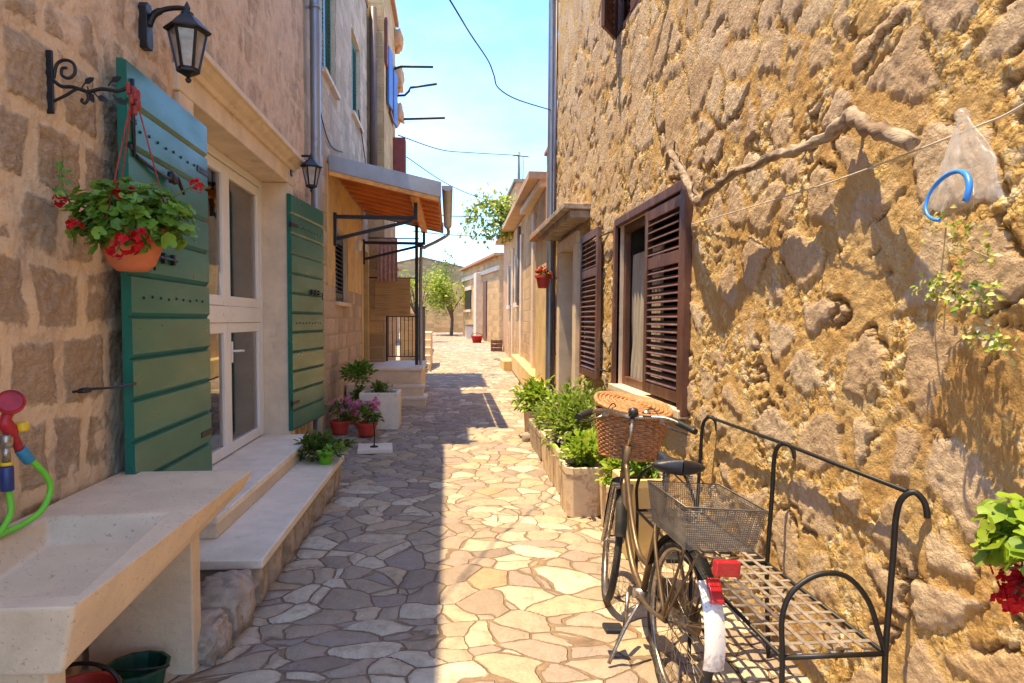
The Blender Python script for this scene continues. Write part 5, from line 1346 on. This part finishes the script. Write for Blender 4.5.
m = MB(); m.tube(smooth_path([(1.468,1.865,2.17),(1.46,1.86,2.19),(1.47,1.875,2.20)],4), [.014]*4+[.02]*5, 8); m.build('knot', M['plasticbag'], t)
m = MB(); m.tube([(1.392+.012*math.sin(a*1.3), 1.815+.088*math.cos(a), 1.955+.066*math.sin(a)) for a in [R(205)-R(285)*i/40 for i in range(41)]], [.0085]*12+[.0065]*12+[.005]*17, 8); m.build('hoop', M['bluering'], t)

t = thing('climbing_plant', 'sparse dry climbing plant with tiny pale leaves on the rubble wall', 'plant', (1.55, 1.9, 1.5))
m = MB()
for pts in ([(1.58,2.06,1.40),(1.53,2.03,1.58),(1.52,2.0,1.75),(1.51,1.97,1.92)],[(1.56,2.03,1.58),(1.51,1.95,1.70),(1.50,1.86,1.665),(1.49,1.74,1.66)],[(1.54,1.98,1.84),(1.50,1.88,1.82),(1.49,1.77,1.78)],[(1.57,2.03,1.5),(1.52,1.88,1.56),(1.49,1.70,1.54)]):
    m.tube(smooth_path(pts,6), .0024, 5)
m.build('stems', M['drystem'], t)
m = MB(); m2 = MB()
bands = [((1.51,2.0,1.92),(1.49,1.77,1.79),55,.04),((1.51,2.06,1.72),(1.48,1.72,1.66),150,.045),((1.50,1.86,1.57),(1.48,1.68,1.535),55,.03)]
for a, b, n, sp in bands:
    for i in range(n):
        p = Vector(a).lerp(Vector(b), rg.random())+Vector((rg.uniform(-.02,.02),rg.gauss(0,sp*.6),rg.gauss(0,sp*.6)))
        (m if rg.random() < .72 else m2).leaf(p, (rg.uniform(-.6,.1),rg.uniform(-1,1),rg.uniform(-.9,.4)), (-1,rg.uniform(-.6,.6),rg.uniform(.0,1.4)), rg.uniform(.016,.030), rg.uniform(.012,.02))
m.build('leaves', M['lf_dry'], t); m2.build('green_leaves', M['lf_lime'], t)

t = thing('hanging_flowerpot', 'lime leaved geranium with red flowers hanging on a chain on the rubble wall', 'flowerpot', (1.42, 1.56, .84))
pc = Vector((1.46, 1.50, .84))
m = MB(); m.lathe(pc, [(0,0),(.045,0),(.065,.09),(.075,.092),(.077,.12),(.065,.12),(.055,.08),(0,.075)], 24); m.build('pot', M['redpot'], t, smooth_angle=38)
geranium(t, pc+Vector((-.01,.02,.235)), .13, .135, .12, 170, rg, mat='lf_lime', lr=(.024,.042), low=-.6)
for d in ((-.08,.0,.10),(-.06,.06,.12),(-.09,.03,.07),(-.05,-.04,.08),(-.08,.05,.15),(-.04,.07,.07)): flower_head(t, pc+Vector(d), .034, 16, rg, 'petal_red', pc+Vector((0,0,.14)))
m = MB()
for i in range(16):
    z = 1.20+.0185*i; a = (i % 2)*PI/2
    m.tube([(1.47+.006*math.cos(q_)*math.cos(a), 1.585+.006*math.cos(q_)*math.sin(a), z+.012*math.sin(q_)) for q_ in [2*PI*j/10 for j in range(10)]], .0022, 5, closed=True)
m.tube([(1.47,1.585,1.21),(1.43,1.56,.95)], .002, 5); m.tube([(1.62,1.585,1.50),(1.47,1.585,1.497)], .004, 6)
m.build('chain', M['rod'], t)

t = thing('wall_flowerpot', 'little red flowerpot hooked on the grey downpipe of the right wall', 'flowerpot', (1.44, 10.22, 2.1))
pc = Vector((1.40,10.2,2.08))
m = MB(); m.lathe(pc, [(0,0),(.075,0),(.105,.15),(.125,.152),(.125,.19),(.10,.19),(.09,.14),(0,.13)], 20); m.build('pot', M['redpot'], t, smooth_angle=38)
for d in ((-.08,-.03,.25),(.06,-.05,.24),(0,-.02,.29),(-.02,.05,.22),(.1,0,.20)): flower_head(t, pc+Vector(d), .055, 12, rg, 'petal_red')
bush(t, pc+Vector((0,0,.2)), (.12,.12,.06), 60, rg, 'lf_bush', (.05,.07), .6)
m = MB(); m.tube([(1.47,10.28,2.24),(1.44,10.26,2.25),(1.42,10.22,2.25)], .008, 6); m.build('hook', M['rod'], t)

# ------------------------------------------------------------------ cables, rods, pole
G = 'overhead cables across the sky'
def cable(label, pts, r=.012, n=7): return solo(MB().tube(smooth_path(pts, n), r, 6), 'overhead_cable', M['cable'], label, 'cable', pts[0], G)
cable('thick black cable with a kink crossing the sky to the right wall', [(-1.56,3.2,6.1),(-.75,4.7,4.9),(.001,6,4.32),(.201,7,4.46),(.437,8,4.575),(.53,8.35,4.53),(.60,8.6,4.47),(.90,9.3,4.56),(1.51,10.3,4.74)], .008, 8)
cable('thin cable sagging from the left row to the utility pole', [(-1.2,16.4,5.9),(-.26,19,6.23),(.617,21,6.65),(2.41,24,7.33)], .013)
cable('lowest thin cable running from the red box over the vine', [(-1.0,16.4,5.4),(.015,19,5.27),(1.289,22,5.41),(2.3,23.5,5.7)], .011)
cable('level cable from the canopy corner to the orange house', [(-.7,13.4,3.75),(-.2,15,3.86),(.505,17,4.14),(2.15,21.95,4.95)], .011)
cable('lower level cable from the canopy to the stone house gable', [(-.7,13.4,3.30),(-.2,15,3.45),(.6,17.3,3.7),(1.75,20.8,4.15)], .010)
t = thing('utility_pole', 'slim grey utility pole on the orange house roof', 'pole', (2.41,24,6.1))
m = MB(); m.tube([(2.41,24,6.1),(2.41,24,7.45)], .05, 10); m.build('shaft', M['greyboard'], t)
m = MB(); m.tube([(2.18,23.9,7.30),(2.75,24.05,7.30)], .018, 6); m.build('crossarm', M['rod'], t)
m = MB(); m.tube(smooth_path([(2.55,24,7.3),(2.56,24,6.9),(2.53,24,6.1)],4), .012, 5); m.build('lead_wire', M['cable'], t)
G = 'iron rods on the far left house'
for lab, pts in (('upper iron rod jutting from the far left house', [(-1.3,16.2,7.33),(-1.12,16.2,7.40),(-.38,16.2,7.42)]),
                 ('middle cranked iron rod jutting from the far left house', [(-1.3,16.5,6.83),(-1.05,16.5,6.85),(-.95,16.5,6.95),(-.92,16.5,7.03),(-.30,16.5,7.14)]),
                 ('lowest straight iron rod jutting from the far left house', [(-1.3,16.8,6.38),(-1.0,16.8,6.39),(-.11,16.8,6.445)])):
    solo(MB().tube(pts, .028, 8), 'iron_rod', M['rod'], lab, 'rod', pts[0], G)

# ------------------------------------------------------------------ vine, trees and things at the far end
rg = random.Random(9)
t = thing('vine', 'bright green vine spilling over the stone house roof', 'vine', (2.1, 22, 4.3))
limbs = [[(2.3,22.3,4.35),(2.0,22.1,4.9),(1.4,21.9,5.35),(.9,21.9,5.25),(.55,21.9,4.7)],[(2.3,22.3,4.35),(1.9,22,4.6),(1.5,21.8,4.7),(1.1,21.8,4.5)],[(2.2,22.2,4.4),(1.9,22.0,5.2),(1.6,21.9,5.45)]]
m = MB()
for l in limbs: m.tube(smooth_path(l,5), [.05-.0018*i for i in range(len(l)*5-4)], 6)
m.build('stems', M['trunk'], t)
m = MB()
for l in limbs:
    sp_ = smooth_path(l, 8)
    for i in range(420 if l is limbs[0] else 260):
        p = rg.choice(sp_[6:])+Vector((rg.gauss(0,.16),rg.gauss(0,.3),rg.gauss(-.12,.22)))
        l_ = rg.uniform(.09,.17); m.leaf(p, (rg.uniform(-1,1),rg.uniform(-1,1),rg.uniform(-1.2,.2)), (rg.uniform(-.6,.6),-.6,1), l_, l_*.85)
m.build('leaves', M['lf_tree'], t)
def tree(name, label, x, y, z0, h, cr, ch, n, mat, L=(.12,.24)):
    t = thing(name, label, 'tree', (x,y,z0))
    m = MB(); tips = []
    m.tube(smooth_path([(x,y,z0-.1),(x+.06,y,z0+h*.3),(x-.03,y,z0+h*.55)],5), [.11-.004*i for i in range(11)], 8)
    for i in range(9):
        a = rg.uniform(0,6.28); e = Vector((x+cr*.75*math.cos(a), y+cr*.75*math.sin(a), z0+h*rg.uniform(.6,.95))); tips.append(e)
        m.tube(smooth_path([(x-.02,y,z0+h*rg.uniform(.3,.52)), ((x+e.x)/2,(y+e.y)/2,z0+h*.6), e],4), [.05-.0045*k for k in range(9)], 6)
    m.build('trunk', M['trunk'], t)
    m = MB()
    for i in range(n):
        e = rg.choice(tips); p = e+Vector((rg.gauss(0,cr*.24),rg.gauss(0,cr*.24),rg.gauss(-.05,ch*.20)))
        l_ = rg.uniform(*L); m.leaf(p, (rg.uniform(-1,1),rg.uniform(-1,1),rg.uniform(-.8,.6)), (rg.uniform(-.6,.6),rg.uniform(-.6,.6),1), l_, l_*.6)
    m.build('crown', M[mat], t)
tree('small_tree', 'small yellow green tree standing before the far end wall', .12, 41.5, .62, 3.6, 1.35, 2.2, 1900, 'lf_tree')
tree('small_tree', 'light green sapling over the left garden wall', -1.55, 33, .45, 3.2, .9, 1.6, 500, 'lf_tree', (.1,.2))
tree('small_tree', 'slender green tree rising behind the far end wall', -.35, 47.5, .7, 5.2, .75, 2.4, 420, 'lf_bush')
t = thing('storage_bin', 'white storage bin with dark lid by the far house', 'bin', (1.2, 37.5, .58))
m = MB(); m.box(.90,1.40,37.2,37.8,.56,1.25); m.build('body', M['white'], t, bevel=.02)
m = MB(); m.box(.87,1.43,37.15,37.85,1.252,1.36); m.build('lid', M['greyboard'], t, bevel=.02)
t = thing('bucket', 'small red bucket standing on the far end of the street', 'bucket', (1.34, 33, .48))
m = MB(); m.lathe((1.34,33,.485), [(0,0),(.20,0),(.27,.30),(.29,.30),(.29,.34),(.25,.34),(.18,.03),(0,.03)], 18); m.build('body', M['red'], t)
m = MB(); m.tube(smooth_path([(1.34+.28*math.cos(a), 33, .80+.16*math.sin(a)) for a in [PI*i/6 for i in range(7)]],3), .012, 5); m.build('handle', M['iron'], t)
t = thing('wooden_crate', 'brown wooden crate beside the stone house wall', 'crate', (1.85, 26.5, .37))
for k in range(3):
    m = MB(); z = .385+.15*k
    m.box(1.62,2.06,26.3,26.32,z,z+.12); m.box(1.62,2.06,26.74,26.76,z,z+.12); m.box(1.62,1.64,26.322,26.738,z,z+.12); m.box(2.04,2.06,26.322,26.738,z,z+.12); m.build('slat', M['brown_wood'], t)
for x_ in (1.645,2.015):
    for y_ in (26.322,26.715):
        m = MB(); m.box(x_,x_+.02,y_,y_+.02,.375,.84); m.build('corner_post', M['brown_wood'], t)
solo(MB().box(1.46,1.93,18.3,19.7,.20,.50), 'stone_block', M['plaster'], 'yellow rendered step block at the foot of the stone house', 'step', (1.7,19,.22), bevel=.02)
t = thing('wall_flowers', 'small green plant growing at the foot of the garden wall', 'plant', (-.75,17.3,.2))
bush(t, (-.72,17.2,.42), (.22,.3,.2), 160, rg, 'lf_bush', (.08,.13), .5); stems(t, (-.75,17.3,.2), (-.72,17.2,.42), (.15,.2,.15), 6, rg, 'stem')
